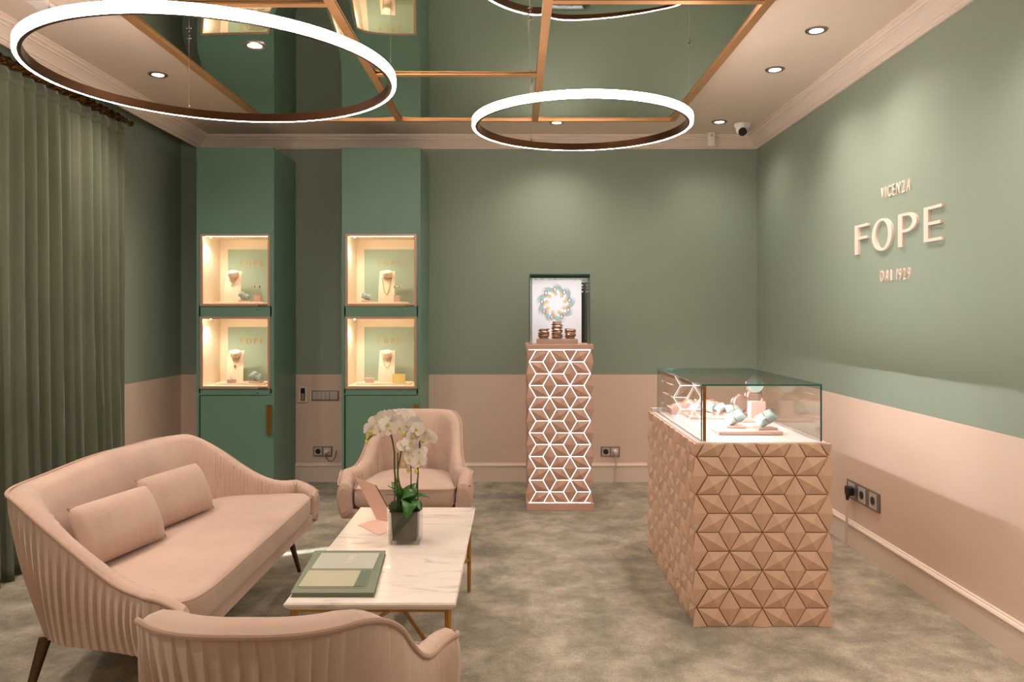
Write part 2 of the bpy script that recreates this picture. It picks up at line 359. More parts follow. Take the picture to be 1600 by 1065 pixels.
t = thing('wall_sign', 'large raised blush letters FOPE on the green wall', 'sign', (XR, 4.2, 1.76))
yv = lambda px: XR*FPX/(px-VX)
u0 = yv(1339)
fope(t, Vector((0, u0-4.2, 0)), Vector((0, -1, 0)), Vector((-1, 0, 0)), .172,
     [(c, u0-yv(a), yv(a)-yv(b)) for c, a, b in (('F', 1339, 1360), ('O', 1366, 1397.5), ('P', 1407, 1436.5), ('E', 1447.5, 1476))], .014, M['letter'])
def small_text(name, label, txt, ya, yb, z0, h):
    t = thing(name, label, 'sign', (XR, ya, z0)); metas = []; u = 0
    for ch in txt:
        if ch == ' ': u += .35; continue
        cu = bpy.data.curves.new('letter', 'FONT'); cu.body = ch; cu.size = 1; cu.extrude = .05
        o = bpy.data.objects.new('tmp', cu); COL.objects.link(o); dg = bpy.context.evaluated_depsgraph_get(); dg.update()
        me = bpy.data.meshes.new_from_object(o.evaluated_get(dg)); bpy.data.objects.remove(o)
        xs = [v.co.x for v in me.vertices]; ys = [v.co.y for v in me.vertices]
        metas.append((me, u-min(xs), min(ys), max(ys))); u += max(xs)-min(xs)+.34
    sc = (ya-yb)/(u-.34)
    for me, off, y0, y1 in metas:
        for v in me.vertices:
            x = (v.co.x+off)*sc; z = (v.co.y-y0)/(y1-y0)*h
            v.co = Vector((-(v.co.z+.05)*.07, -x, z))
        me.materials.clear(); me.materials.append(M['letter']); link('letter', me, t)
    return t
small_text('wall_sign', 'small raised lettering VICENZA above the large letters', 'VICENZA', yv(1378), yv(1424.5), 2.045, .062)
small_text('wall_sign', 'small raised lettering DAL 1929 below the large letters', 'DAL 1929', yv(1377), yv(1424), 1.587, .060)

# ------------------------------------------------------------------ curtain, rod
def curtain(label, y0, y1, folds, seed, x=-2.70):
    rnd = random.Random(seed); t = thing('velvet_curtain', label, 'curtain', (x, (y0+y1)/2, 0))
    nu, nv = folds*14, 40; H = 2.712; ph = [rnd.uniform(-.6, .6) for _ in range(folds+2)]; am = [rnd.uniform(.6, 1.25) for _ in range(folds+2)]
    vs = []
    for j in range(nv+1):
        v = j/nv; z = .004+v*H
        for i in range(nu+1):
            u = i/nu; k = u*folds; fi = int(min(k, folds-1e-6)); fr = k-fi
            a = am[fi]*(1-fr)+am[fi+1]*fr; p = ph[fi]*(1-fr)+ph[fi+1]*fr
            amp = (.022+.030*(1-v)**.7)*a*min(1, (1.02-v)*10+.35)
            dx = amp*math.sin(2*PI*k+p+.5*math.sin(3*v+fi))+.010*math.sin(4*PI*k+2*p)*(1-v)
            yy = y0+u*(y1-y0)+.02*math.cos(2*PI*k+p)*(1-v)-(y0+y1)/2+(u-.5)*.05*(1-v)**3
            vs.append((dx+.05*(1-v)**4*.5, yy, z))
    fs = [(j*(nu+1)+i, j*(nu+1)+i+1, (j+1)*(nu+1)+i+1, (j+1)*(nu+1)+i) for j in range(nv) for i in range(nu)]
    o = MB().add(vs, fs).build('drape', M['curtain'], t, True, 80)
    s = o.modifiers.new('solidify', 'SOLIDIFY'); s.thickness = .004
    mb = MB()
    vs = [(vs[(nv-1)*(nu+1)+i][0]+.006, vs[(nv-1)*(nu+1)+i][1], z) for z in (2.640, 2.69) for i in range(nu+1)]
    h = MB().add(vs, [(i, i+1, nu+1+i+1, nu+1+i) for i in range(nu)]).build('heading_tape', M['curtain'], t, True, 80)
    s = h.modifiers.new('solidify', 'SOLIDIFY'); s.thickness = .003
    return t
curtain('long olive velvet curtain hanging from the gilt rod beside the sofa', 3.98, 5.36, 12, 3)
curtain('olive velvet curtain on the near side of the window gap', 1.9, 3.90, 15, 5)
t = thing('curtain_rod', 'ornate dark gilt curtain rod under the cornice', 'curtain rod', (-2.70, 3.6, 2.752))
yy = [1.8-3.6+i*(5.40-1.8)/360 for i in range(361)]
MB().tube([(0, y, 0) for y in yy], [.016+.005*abs(math.sin(i*.26)) for i in range(361)], 10).build('twisted_pole', M['oldgold'], t, True, 80)
mb = MB()
for k in range(46):
    y = 1.86-3.6+k*.0765
    for s in range(9):
        a = s/9*2*PI; b = a+.7
        mb.tube([(.022*math.cos(a), y+.05*s/9, .022*math.sin(a)), (.022*math.cos(b), y+.05*(s+1)/9, .022*math.sin(b))], .006, 5)
mb.build('leaf_spiral', M['oldgold'], t, True)['kind'] = 'stuff'
MB().lathe([(.001, 0), (.016, .006), (.02, .02), (.010, .036), (.010, .09), (.018, .10), (.02, .112), (.012, .125), (.001, .13)], 14).xf(
    Matrix.Translation((0, 1.80, 0)) @ Matrix.Rotation(-PI/2, 4, 'X')).build('finial', M['oldgold'], t, True)
for y in (2.2, 5.1): MB().box(-.10, -.01, y-3.6-.012, y-3.6+.012, -.012, .012).build('bracket', M['oldgold'], t)

# ------------------------------------------------------------------ display cabinets
def cabinet(label, x0, x1):
    w = x1-x0; y0, y1, H = 5.98, YB-.001, 2.686
    t = thing('display_cabinet', label, 'cabinet', (x0, y0, 0)); D = y1-y0
    st = .029; nz = [(1.470, 2.022), (.838, 1.390)]
    mb = MB().box(0, .018, .001, D, 0, H).box(w-.018, w, .001, D, 0, H).box(.018, w-.018, D-.012, D, .03, H).box(.018, w-.018, .001, D-.012, H-.02, H)
    mb.box(.018, st, 0.001, .03, .80, 2.03).box(w-st, w-.018, .001, .03, .80, 2.03)
    mb.box(.018, w-.018, .001, .03, nz[0][1], H-.02).box(.018, w-.018, .001, .03, nz[1][1], nz[0][0]).box(.018, w-.018, .001, .03, .79, nz[1][0])
    mb.box(.018, w-.018, .02, .04, .03, .79, 1)
    mb.build('body', [M['cab'], M['cabgap']], t)
    d = MB().box(.031, w-.004, -.002, .018, .03, .784, b=.002).build('door', M['cab'], t)
    MB().box(w-.048, w-.010, -.026, -.016, .495, .716).box(w-.020, w-.010, -.018, 0, .51, .53).box(w-.020, w-.010, -.018, 0, .68, .70).build('handle', M['brass'], d)
    for (a, b) in nz:
        n = MB(); x2, x3 = st, w-st; q = .40
        n.box(x2, x2+.006, .004, q, a, b).box(x3-.006, x3, .004, q, a, b).box(x2+.006, x3-.006, q-.006, q, a, b).box(x2+.006, x3-.006, .004, q-.006, a, a+.02).box(x2+.006, x3-.006, .004, q-.006, b-.006, b)
        nb = n.build('niche', M['niche'], t)
        f = .017; MB().box(x2, x2+f, -.006, .012, a, b).box(x3-f, x3, -.006, .012, a, b).box(x2+f, x3-f, -.006, .012, a, a+f).box(x2+f, x3-f, -.006, .012, b-f, b).build('niche_frame', M['nframe'], t)
        MB().box(x2+f, x3-f, .001, .005, a+f, b-f).build('glass_pane', M['glass'], t)
        bd = MB().box(.10, w-.10, q-.016, q-.006, a+.02, b-.085).build('backboard', M['board'], t)
        hh = .044; cx = w/2
        ws = []; u = 0
        for ch, lw in (('F', .026), ('O', .042), ('P', .029), ('E', .028)): ws.append((ch, u, lw)); u += lw+.022
        fope(bd, Vector((cx-(u-.022)/2, q-.016, b-.22)), Vector((1, 0, 0)), Vector((0, -1, 0)), hh, ws, .004, M['goldletter'])
        MB().box(x2+.03, x3-.03, .020, .030, b-.016, b-.006).build('led_strip', M['led'], t)
        MB().lathe([(.001, .02), (.007, .02), (.008, 0), (.001, 0)], 12).xf(Matrix.Translation((x2+.06, .05, b-.026))).build('spot_lamp', M['white'], t, True)
        l = bpy.data.lights.new('niche_beam', 'SPOT'); l.energy = 4.0; l.color = (1, .88, .72); l.spot_size = math.radians(120); l.spot_blend = .8; l.shadow_soft_size = .01
        lo = bpy.data.objects.new('niche_beam', l); COL.objects.link(lo); lo.parent = t; lo.location = (x2+.06, .05, b-.034)
        lo.rotation_euler = (math.radians(18), math.radians(-6), 0)
        MB().lathe([(.008, 0), (.008, .006), (.004, .008), (.001, .008)], 14).xf(Matrix.Translation((w-.125, .001, a-.026)) @ Matrix.Rotation(PI/2, 4, 'X')).build('lock', M['chrome'], t, True)
        MB().box(x3-.09, x3-.02, -.009, -.006, a+.001, a+.009).build('latch_plate', M['silver'], t)
    return t
CL, CR = (-2.431, -1.838), (-1.319, -.716)
cabinet('tall green display cabinet nearest the curtain with two lit niches', *CL)
cabinet('tall green display cabinet beside the switch plates with two lit niches', *CR)

# niche contents ------------------------------------------------------------
def box_thing(name, label, cat, x, y, z, w, d, h, m, bev=.003):
    return tag(MB().box(-w/2, w/2, -d/2, d/2, 0, h, b=bev).build(name, m, loc=(x, y, z)), label, cat)
def bust(label, x, y, z, h=.25, w=.135, rz=0, chain=None):
    t = thing('necklace_stand', label, 'jewellery stand', (x, y, z), rz)
    n = 14; pf = [(-.03+.075*(i/n)**1.7, h*i/n) for i in range(n+1)]         # curved leaning board
    vs = []; fs = []
    for (yy, zz) in pf:
        k = 1-.10*zz/h
        vs += [(-w/2*k, yy, zz), (w/2*k, yy, zz), (w/2*k, yy+.014, zz), (-w/2*k, yy+.014, zz)]
    for i in range(n):
        for j in range(4): fs.append((4*i+j, 4*i+(j+1) % 4, 4*i+4+(j+1) % 4, 4*i+4+j))
    fs += [(0, 1, 2, 3), (4*n, 4*n+3, 4*n+2, 4*n+1)]
    MB().add(vs, fs).build('board', M['suede'], t)
    MB().lathe([(.001, -.028), (.034, -.028), (.040, -.020), (.042, .012), (.036, .018), (.001, .019)], 24).xf(Matrix.Translation((0, .0, h-.02)) @ Matrix.Rotation(math.radians(18), 4, 'X')).build('neck', M['suede'], t, True)
    if chain:
        kind, cw, cl, m = chain; pts = []
        for i in range(25):
            a = i/24*2-1
            zz = h-.055-cl*(1-abs(a)**(1.0 if kind == 'v' else 2.4)); xx = a*cw*(1 if kind == 'v' else (1-.25*(1-abs(a))))
            yb = -.03+.075*(max(0, zz)/h)**1.7
            pts.append((xx, yb-.004, zz))
        c = tag(MB().tube(pts, .0028 if kind == 'u' else .0015, 6).build('necklace', m, loc=(x, y, z)), 'necklace '+chain_label[len(used)], 'necklace'); used.append(1)
        c.rotation_euler = (0, 0, rz)
        if kind == 'v':
            pb = pts[12]; MB().lathe([(.001, -.010), (.010, -.006), (.012, 0), (.010, .006), (.001, .010)], 14).xf(Matrix.Translation((pb[0], pb[1]-.003, pb[2]-.006)) @ Matrix.Rotation(PI/2, 4, 'X')).build('pendant', m, c, True)
            if len(used) == 1: MB().tube([(pb[0], pb[1]-.003, pb[2]-.016), (pb[0], pb[1]-.008, pb[2]-.05)], .0018, 6).build('drop', m, c)
    return t
used = []
chain_label = ['with a drop pendant on the bust in the upper niche nearest the curtain', 'with a small pendant on the bust in the lower niche nearest the curtain',
               'of thick yellow gold on the bust in the upper niche by the switches', 'short and pale on the bust in the lower niche by the switches']
def pillow_mesh(w, d, h):
    n = 10; mb = MB(); idx = {}
    vs = []; fs = []
    for sgn in (1, -1):
        for j in range(n+1):
            for i in range(n+1):
                u, v = i/n*2-1, j/n*2-1
                k = 1-.10*(u*u*(1-v*v)+v*v*(1-u*u))
                vs.append((u*w/2*k, v*d/2*k, sgn*h/2*((1-u**4)*(1-v**4))**.6))
    N = (n+1)**2
    for s in (0, 1):
        for j in range(n):
            for i in range(n):
                q = (s*N+j*(n+1)+i, s*N+j*(n+1)+i+1, s*N+(j+1)*(n+1)+i+1, s*N+(j+1)*(n+1)+i); fs.append(q if s == 0 else q[::-1])
    return mb.add(vs, fs)
def bangle_pillow(label, x, y, z, s=.07, rz=0, tilt=.5, base=True, metal='rosegold', bands=1):
    t = thing('bracelet_cushion', label, 'jewellery cushion', (x, y, z), rz); zo = 0
    if base: MB().box(-s*.62, s*.62, -s*.42, s*.42, 0, .012, b=.002).build('plinth', M['pinkbox'], t); zo = .012
    mtx = Matrix.Translation((0, 0, zo+s*.46)) @ Matrix.Rotation(tilt, 4, 'Y') @ Matrix.Rotation(.55, 4, 'X')
    c = pillow_mesh(s*1.35, s*.92, s*.62).xf(mtx).build('cushion', M['mint'], t, True, 75)
    # settle the lowest point on the plinth
    mz = min(v.co.z for v in c.data.vertices)
    for k in range(bands):
        pts = [(s*(-.06+.16*k)+s*.07*math.sin(a*2), s*.47*math.cos(a), s*.33*math.sin(a)) for a in [i*2*PI/28 for i in range(28)]]
        MB().tube(pts, s*.035, 6, closed=True).xf(mtx).build('bracelet', M[metal], t, True)
    for ch in t.children:
        if ch.name.split('.')[0] in ('cushion', 'bracelet'): ch.location.z = zo-mz
    return t
def earring_stand(label, x, y, z, h=.11):
    t = thing('earring_stand', label, 'jewellery stand', (x, y, z))
    MB().box(-.024, .024, -.02, .02, 0, .05, b=.002).build('block', M['pinkbox'], t)
    MB().tube([(0, 0, .05), (0, 0, h)], .0018, 6).build('post', M['silver'], t)
    MB().box(-.030, .030, -.003, .003, h-.003, h+.004).build('bar', M['suede'], t)
    for s in (-1, 1): MB().lathe([(.001, -.012), (.007, -.006), (.007, .006), (.001, .012)], 10).xf(Matrix.Translation((s*.02, -.006, h-.004))).build('earring', M['silver'], t, True)
    return t
FZ = {'u': 1.490, 'l': .858}                                            # niche floors
def nx(px, y=6.14): return (px-VX)*y/FPX
ly = 6.15
def niche_platform(label, pa, pb, z): return box_thing('display_plinth', label, 'plinth', (nx(pa)+nx(pb))/2, ly+.02, z, nx(pb)-nx(pa), .20, .016, M['suede'])
niche_platform('low cream plinth in the upper niche nearest the curtain', 338, 414, FZ['u'])
niche_platform('low cream plinth in the lower niche nearest the curtain', 340, 416, FZ['l'])
niche_platform('low cream plinth in the upper niche by the switches', 560, 636, FZ['u'])
niche_platform('low cream plinth in the lower niche by the switches', 560, 642, FZ['l'])
pz = .0165
bust('curved cream bust with drop pendant in the upper niche nearest the curtain', nx(361), ly+.03, FZ['u']+pz, .245, .13, .12, ('v', .03, .055, M['silver']))
bust('curved cream bust with small pendant in the lower niche nearest the curtain', nx(365), ly+.03, FZ['l']+pz, .245, .13, .12, ('v', .03, .06, M['rosegold']))
bust('curved cream bust with thick gold chain in the upper niche by the switches', nx(603), ly+.03, FZ['u']+pz, .245, .13, .05, ('u', .036, .13, M['gold']))
bust('curved cream bust with short pale chain in the lower niche by the switches', nx(603), ly+.03, FZ['l']+pz, .245, .13, .05, ('u', .034, .075, M['silver']))
bangle_pillow('mint cushion with bracelets in the upper niche nearest the curtain', nx(384), 6.10, FZ['u']+pz, .066, .3, .5, True, 'silver', 2)
earring_stand('earring stand on a rose block in the upper niche nearest the curtain', nx(404.5), 6.11, FZ['u']+pz, .12)
t = box_thing('ring_block', 'small rose ring block at the foot of the lower bust nearest the curtain', 'jewellery stand', nx(366), 6.085, FZ['l']+pz, .062, .034, .03, M['pinkbox'])
tag(MB().tube([(.010*math.cos(a), 0, .010*math.sin(a)) for a in [i*PI/10 for i in range(20)]], .002, 6, closed=True).build('ring', M['silver'], loc=(nx(366), 6.085, FZ['l']+pz+.042)), 'small silver ring standing on the rose block in the lower niche nearest the curtain', 'ring')
bangle_pillow('mint cushion with bracelets in the lower niche nearest the curtain', nx(403), 6.10, FZ['l']+pz, .078, -.2, .4, True, 'silver', 2)
bangle_pillow('mint cushion with a bracelet in the upper niche by the switches', nx(574), 6.10, FZ['u']+pz, .062, .2, .3, True, 'silver', 1)
earring_stand('earring stand on a rose block in the upper niche by the switches', nx(621), 6.13, FZ['u']+pz, .12)
box_thing('ring_block', 'small rose ring block in the lower niche by the switches', 'jewellery stand', nx(579), 6.10, FZ['l']+pz, .064, .04, .036, M['pinkbox'])
tag(MB().tube([(.013*math.cos(a), 0, .013*math.sin(a)) for a in [i*PI/10 for i in range(20)]], .002, 6, closed=True).build('ring', M['rosegold'], loc=(nx(579), 6.10, FZ['l']+pz+.051)), 'small rose gold ring standing on the block in the lower niche by the switches', 'ring')
t = tag(MB().box(-.05, .05, -.002, .002, 0, .07).box(-.02, .02, 0, .03, 0, .003).build('price_card', M['yellow'], loc=(nx(625), 6.075, FZ['l']+pz)), 'gold coloured card standing in the lower niche by the switches', 'card')
t.rotation_euler = (-.12, 0, 0)

# ------------------------------------------------------------------ star-tile cladding
TS = .17; TC = TS*math.sqrt(3)/2; TR = TS/(2*math.sqrt(3))
def clip_poly(poly, ax, lim, keep_less):
    out = []
    for i in range(len(poly)):
        a, b = poly[i], poly[(i+1) % len(poly)]
        ia = (a[ax] <= lim+1e-9) if keep_less else (a[ax] >= lim-1e-9); ib = (b[ax] <= lim+1e-9) if keep_less else (b[ax] >= lim-1e-9)
        if ia: out.append(a)
        if ia != ib:
            t = (lim-a[ax])/(b[ax]-a[ax]); out.append(tuple(a[k]+(b[k]-a[k])*t for k in range(3)))
    return out
def tile_face(parent, O, U, N, cols, H, phase, m, gap=.0022, e=.007, apex=.019, joined=False, name='tile'):
    Wd = cols*TC; V = Vector((0, 0, 1)); joint = MB(); shared = {}
    def rh(k):       # rhombus corners relative to its centre; orientation k: 0 vertical, 1 rising, 2 falling
        a = [PI/2, PI/6, -PI/6][k]; L = Vector((math.cos(a), math.sin(a)))*(TS/2); Sx = Vector((-math.sin(a), math.cos(a)))*TR
        sh = 1-gap/(TS*.25)
        return [L*sh, Sx*sh, -L*sh, -Sx*sh]
    for i in range(-1, cols+1):
        for j in range(-2, int(H/TS)+3):
            v = Vector((i*TC, phase+j*TS+(TS/2 if i % 2 else 0)))
            for k, c in ((0, v+Vector((0, TS/2))), (1, v+Vector((TC/2, TS/4))), (2, v+Vector((TC/2, -TS/4)))):
                P = [c+q for q in rh(k)]
                if max(p.x for p in P) <= .002 or min(p.x for p in P) >= Wd-.002 or max(p.y for p in P) <= .006 or min(p.y for p in P) >= H-.006: continue
                inside = all(-1e-6 <= p.x <= Wd+1e-6 and -1e-6 <= p.y <= H+1e-6 for p in P)
                key = k if inside and not joined else None
                if key is not None and key in shared:
                    link(name, shared[key], parent, O+U*c.x+V*c.y); continue
                org = c if key is not None else Vector((0, 0))
                vi = {}; vs = []; fs = []
                def vid(p, flat=False):
                    kk = (round(p[0], 5), round(p[1], 5), round(0 if flat else p[2], 5))
                    if kk not in vi:
                        vi[kk] = len(vs); x, y, h = p[0], p[1], (0 if flat else p[2]); lat = 0
                        if not flat:
                            if abs(p[0]) < 1e-5: lat = -p[2]
                            elif abs(p[0]-Wd) < 1e-5: lat = p[2]
                        vs.append(U*(x-org.x+lat)+V*(y-org.y)+N*h)
                    return vi[kk]
                edges = {}
                for q in range(4):
                    tri = [(P[q].x, P[q].y, e), (P[(q+1) % 4].x, P[(q+1) % 4].y, e), (c.x, c.y, apex)]
                    for ax, lim, less in ((0, 0, False), (0, Wd, True), (1, 0, False), (1, H, True)):
                        if tri: tri = clip_poly(tri, ax, lim, less)
                    if len(tri) < 3: continue
                    ids = [vid(p) for p in tri]
                    cl = [ids[z] for z in range(len(ids)) if ids[z] != ids[z-1]]
                    if len(cl) < 3: continue
                    fs.append(tuple(cl))
                    for z in range(len(ids)):
                        a, b = ids[z], ids[(z+1) % len(ids)]
                        if a != b:
                            kk = tuple(sorted((a, b))); edges.setdefault(kk, []).append((tri[z], tri[(z+1) % len(tri)]))
                for kk, lst in edges.items():
                    if len(lst) == 1:
                        a, b = lst[0]
                        if abs(a[0]-b[0]) < 1e-5 and (abs(a[0]) < 1e-5 or abs(a[0]-Wd) < 1e-5): continue
                        fs.append((vid(a), vid(b), vid(b, True), vid(a, True)))
                if not fs: continue
                if joined: joint.add([O+x for x in vs], fs); continue
                me = MB().add(vs, fs).mesh(name, m)
                if key is not None: shared[key] = me; link(name, me, parent, O+U*c.x+V*c.y)
                else: link(name, me, parent, O)
    if joined: joint.build(name, m, parent)['kind'] = 'stuff'

# lit pedestal --------------------------------------------------------------
pw = 3*TC; pcx = .331; py0 = 5.62
ped = thing('display_pedestal', 'tall pedestal of rose star tiles with glowing white joints', 'pedestal', (pcx, py0+pw/2, 0))
hp = pw/2; Z0, Z1 = .056, 1.150
MB().box(-hp-.022, hp+.022, -hp-.022, hp+.022, 0, Z0-.004, b=.003).build('base_plate', M['ptile'], ped)
MB().box(-hp-.022, hp+.022, -hp-.022, hp+.022, Z1+.004, 1.190, b=.003).build('top_plate', M['ptile'], ped)
MB().box(-hp, hp, -hp, hp, Z0-.004, Z1+.004).build('light_core', M['backlit'], ped)
tile_face(ped, Vector((-hp, -hp, Z0)), Vector((1, 0, 0)), Vector((0, -1, 0)), 3, Z1-Z0, .159, M['ptile'], gap=.0013, e=.003)
tile_face(ped, Vector((hp, -hp, Z0)), Vector((0, 1, 0)), Vector((1, 0, 0)), 3, Z1-Z0, .074, M['ptile'], gap=.0013, e=.003, joined=True, name='side_tiles')
tile_face(ped, Vector((-hp, hp, Z0)), Vector((0, -1, 0)), Vector((-1, 0, 0)), 3, Z1-Z0, .074, M['ptile'], gap=.0013, e=.003, joined=True, name='side_tiles')
MB().box(-hp, hp, hp, hp+.02, Z0-.004, Z1+.004).build('back_panel', M['ptile'], ped)
# glass case on the pedestal
gz0, gz1, gh = 1.1905, 1.690, .218
gc = thing('glass_case', 'glass display case with a dark lit cap on the tall pedestal', 'display case', (pcx, py0+hp, gz0))
def pane(parent, x0, x1, y0, y1, z0, z1, name='glass_pane'):
    mb = MB().box(x0, x1, y0, y1, z0, z1); d = (x1-x0, y1-y0, z1-z0); thin = d.index(min(d)); mb.m = [1]*6
    pairs = {2: (0, 1), 1: (2, 4), 0: (3, 5)}[thin]
    for i in pairs: mb.m[i] = 0
    me = bpy.data.meshes.new(name); me.from_pydata(mb.v, [], mb.f); me.materials.append(M['glass']); me.materials.append(M['gedge'])
    for i, f in enumerate(me.polygons): f.material_index = mb.m[i]
    return link(name, me, parent)
hgt = gz1-gz0; g = .006
pane(gc, -gh, gh, -gh, -gh+g, 0, hgt); pane(gc, -gh, gh, gh-g, gh, 0, hgt)
pane(gc, -gh, -gh+g, -gh+g, gh-g, 0, hgt); pane(gc, gh-g, gh, -gh+g, gh-g, 0, hgt); pane(gc, -gh, gh, -gh, gh, hgt, hgt+.008)
MB().box(-gh+.006, gh-.006, -gh+.008, -gh+.036, hgt-.008, hgt-.001).box(-gh+.006, gh-.006, -gh+.008, -gh+.011, hgt-.020, hgt-.008).build('led_housing', M['steel'], gc)
MB().box(-gh+.012, gh-.012, -gh+.014, -gh+.034, hgt-.012, hgt-.0085).build('led_strip', M['ledp'], gc)
for sx in (-1, 1):
    MB().box(sx*(gh-.014)-.004, sx*(gh-.014)+.004, -gh+.010, -gh+.018, 0, hgt-.018).build('corner_post', M['silver'], gc)
# printed card inside
def wreath_card():
    m = mat('printed_wreath_card', (238, 236, 248), .6); nt = m.node_tree; b = nt.nodes['Principled BSDF']; tc = nt.nodes['Texture Coordinate']
    L = nt.links.new
    def mth(op, a, b_=None, c=None):
        n = nt.nodes.new('ShaderNodeMath'); n.operation = op
        for i, x in enumerate((a, b_, c)):
            if x is None: continue
            if isinstance(x, (int, float)): n.inputs[i].default_value = x
            else: L(x, n.inputs[i])
        return n.outputs[0]
    s = nt.nodes.new('ShaderNodeSeparateXYZ'); L(tc.outputs['Object'], s.inputs[0])
    x = s.outputs[0]; z = mth('SUBTRACT', s.outputs[2], .300)
    r = mth('SQRT', mth('ADD', mth('MULTIPLY', x, x), mth('MULTIPLY', z, z)))
    a = mth('ARCTAN2', z, x)
    def arms(shift, tw, r0, r1, wid):      # nine curved feather strokes
        ph = mth('MULTIPLY_ADD', r, tw, a); ph = mth('ADD', ph, shift)
        c = mth('COSINE', mth('MULTIPLY', ph, 9)); on = nt.nodes.new('ShaderNodeMapRange'); L(c, on.inputs[0]); on.inputs[1].default_value = wid; on.inputs[2].default_value = min(1, wid+.5)
        lo = nt.nodes.new('ShaderNodeMapRange'); L(r, lo.inputs[0]); lo.inputs[1].default_value = r0; lo.inputs[2].default_value = r0+.008
        hi = nt.nodes.new('ShaderNodeMapRange'); L(r, hi.inputs[0]); hi.inputs[1].default_value = r1-.02; hi.inputs[2].default_value = r1; hi.inputs[3].default_value = 1; hi.inputs[4].default_value = 0
        return mth('MULTIPLY', mth('MULTIPLY', on.outputs[0], lo.outputs[0]), hi.outputs[0])
    def lay(prev, fac, col, k):
        mx_ = nt.nodes.new('ShaderNodeMix'); mx_.data_type = 'RGBA'; L(mth('MULTIPLY', fac, k), mx_.inputs[0])
        if isinstance(prev, tuple): mx_.inputs[6].default_value = (*prev, 1)
        else: L(prev, mx_.inputs[6])
        mx_.inputs[7].default_value = (*lin(col), 1); return mx_.outputs[2]
    c = lay(lin((240, 238, 248)), arms(.0, -12, .064, .144, -.3), (132, 190, 216), .9)
    c = lay(c, arms(.22, -12, .098, .155, .2), (170, 176, 150), .8)
    c = lay(c, arms(.30, -8, .052, .106, .1), (240, 198, 130), .95)
    L(c, b.inputs['Base Color']); return m
cd = thing('printed_card', 'white card printed with a blue and orange feather wreath in the glass case', 'card', (pcx-.012, py0+hp+.10, gz0))
MB().box(-.195, .195, 0, .006, 0, .478).build('panel', wreath_card(), cd)
for k in range(9):
    a = k*2*PI/9+.25
    MB().tube([(.106*math.cos(a)+.015*math.cos(b)*.8, -.002, .300+.106*math.sin(a)+.019*math.sin(b)) for b in [i*2*PI/20 for i in range(20)]], .0035, 6, closed=True).build('printed_ring', M['taupe'], cd, True)
box_thing('display_plinth', 'rose plinth at the bottom of the glass case on the pedestal', 'plinth', pcx-.012, py0+hp-.06, gz0, .30, .14, .034, M['taupe'])
def ring_stack(label, x, h, n):
    t = thing('bracelet_stack', label, 'jewellery stand', (x, py0+hp-.06, gz0+.0345)); r = .039
    MB().lathe([(r-.006, 0), (r-.006, h), (.001, h)], 20).build('drum', M['taupe'], t, True)
    rnd = random.Random(n)
    for k in range(n):
        z = h*(.28 if h < .1 else .10)+(h*.98-h*.2)*k/n; tx, ty = rnd.uniform(-.35, .35), rnd.uniform(-.3, .3)
        pts = [(r*1.02*math.cos(a), r*1.02*math.sin(a), z+.012*(tx*math.cos(a)+ty*math.sin(a))*1.6) for a in [i*2*PI/24 for i in range(24)]]
        MB().tube(pts, .0036, 6, closed=True).build('bracelet', M['rosegold'] if k % 2 else M['bronze'], t, True)
    return t
ring_stack('short bracelet stack on the left of the lit pedestal case', pcx-.012-.098, .075, 5)
ring_stack('tall bracelet stack in the middle of the lit pedestal case', pcx-.012, .130, 9)
ring_stack('short bracelet stack on the right of the lit pedestal case', pcx-.012+.098, .075, 6)
t = thing('display_screen', 'narrow dark panel with pale markings behind the printed card', 'panel', (pcx+.182, py0+hp+.15, gz0))
MB().box(-.034, .030, 0, .008, 0, .46).build('panel', M['steel'], t)
for z, h_ in ((.435, .010), (.415, .006), (.385, .012)): MB().box(-.018, .018, -.002, 0, z, z+h_).build('marking', M['screen'], t)

# showcase counter ----------------------------------------------------------
cx0, cy0 = .822, 3.515; cw, cl = 4*TC, 8*TC; CH = .826
cn = thing('showcase_counter', 'blush counter clad in raised star tiles with a glass case on top', 'counter', (cx0, cy0, 0))
MB().box(0, cw, 0, cl, .004, CH-.012).build('core', M['groove'], cn)
MB().box(0, cw, 0, cl, CH-.012, CH).build('deck', M['deck'], cn)
ph = .082
tile_face(cn, Vector((0, 0, .002)), Vector((1, 0, 0)), Vector((0, -1, 0)), 4, CH-.006, ph, M['tile'], gap=.0020)
tile_face(cn, Vector((0, cl, .002)), Vector((0, -1, 0)), Vector((-1, 0, 0)), 8, CH-.006, ph, M['tile'], gap=.0020)
tile_face(cn, Vector((cw, 0, .002)), Vector((0, 1, 0)), Vector((1, 0, 0)), 8, CH-.006, ph, M['tile'], gap=.0020, joined=True, name='side_tiles')
tile_face(cn, Vector((cw, cl, .002)), Vector((-1, 0, 0)), Vector((0, 1, 0)), 4, CH-.006, ph, M['tile'], gap=.0020, joined=True, name='rear_tiles')
gx0, gx1, gy0, gy1, gt = .028, cw-.012, .03, cl-.06, CH+.252
pane(cn, gx0, gx1, gy0, gy0+g, CH, gt); pane(cn, gx0, gx1, gy1-g, gy1, CH, gt)
pane(cn, gx0, gx0+g, gy0+g, gy1-g, CH, gt); pane(cn, gx1-g, gx1, gy0+g, gy1-g, CH, gt); pane(cn, gx0, gx1, gy0, gy1, gt, gt+.008, 'glass_top')
MB().box(gx0+.008, gx0+.024, gy0+.04, gy1-.03, gt-.018, gt-.001).build('led_profile', M['bronze'], cn)
MB().box(gx0+.025, gx0+.028, gy0+.05, gy1-.04, gt-.016, gt-.004).build('led_strip', M['ledw'], cn)
MB().box(gx0+.012, gx0+.026, gy0+.012, gy0+.022, CH, gt-.001).build('corner_post', M['brass'], cn)
MB().box(.0, cw, gy1+.005, cl, CH, CH+.02).build('rear_ledge', M['deck'], cn)
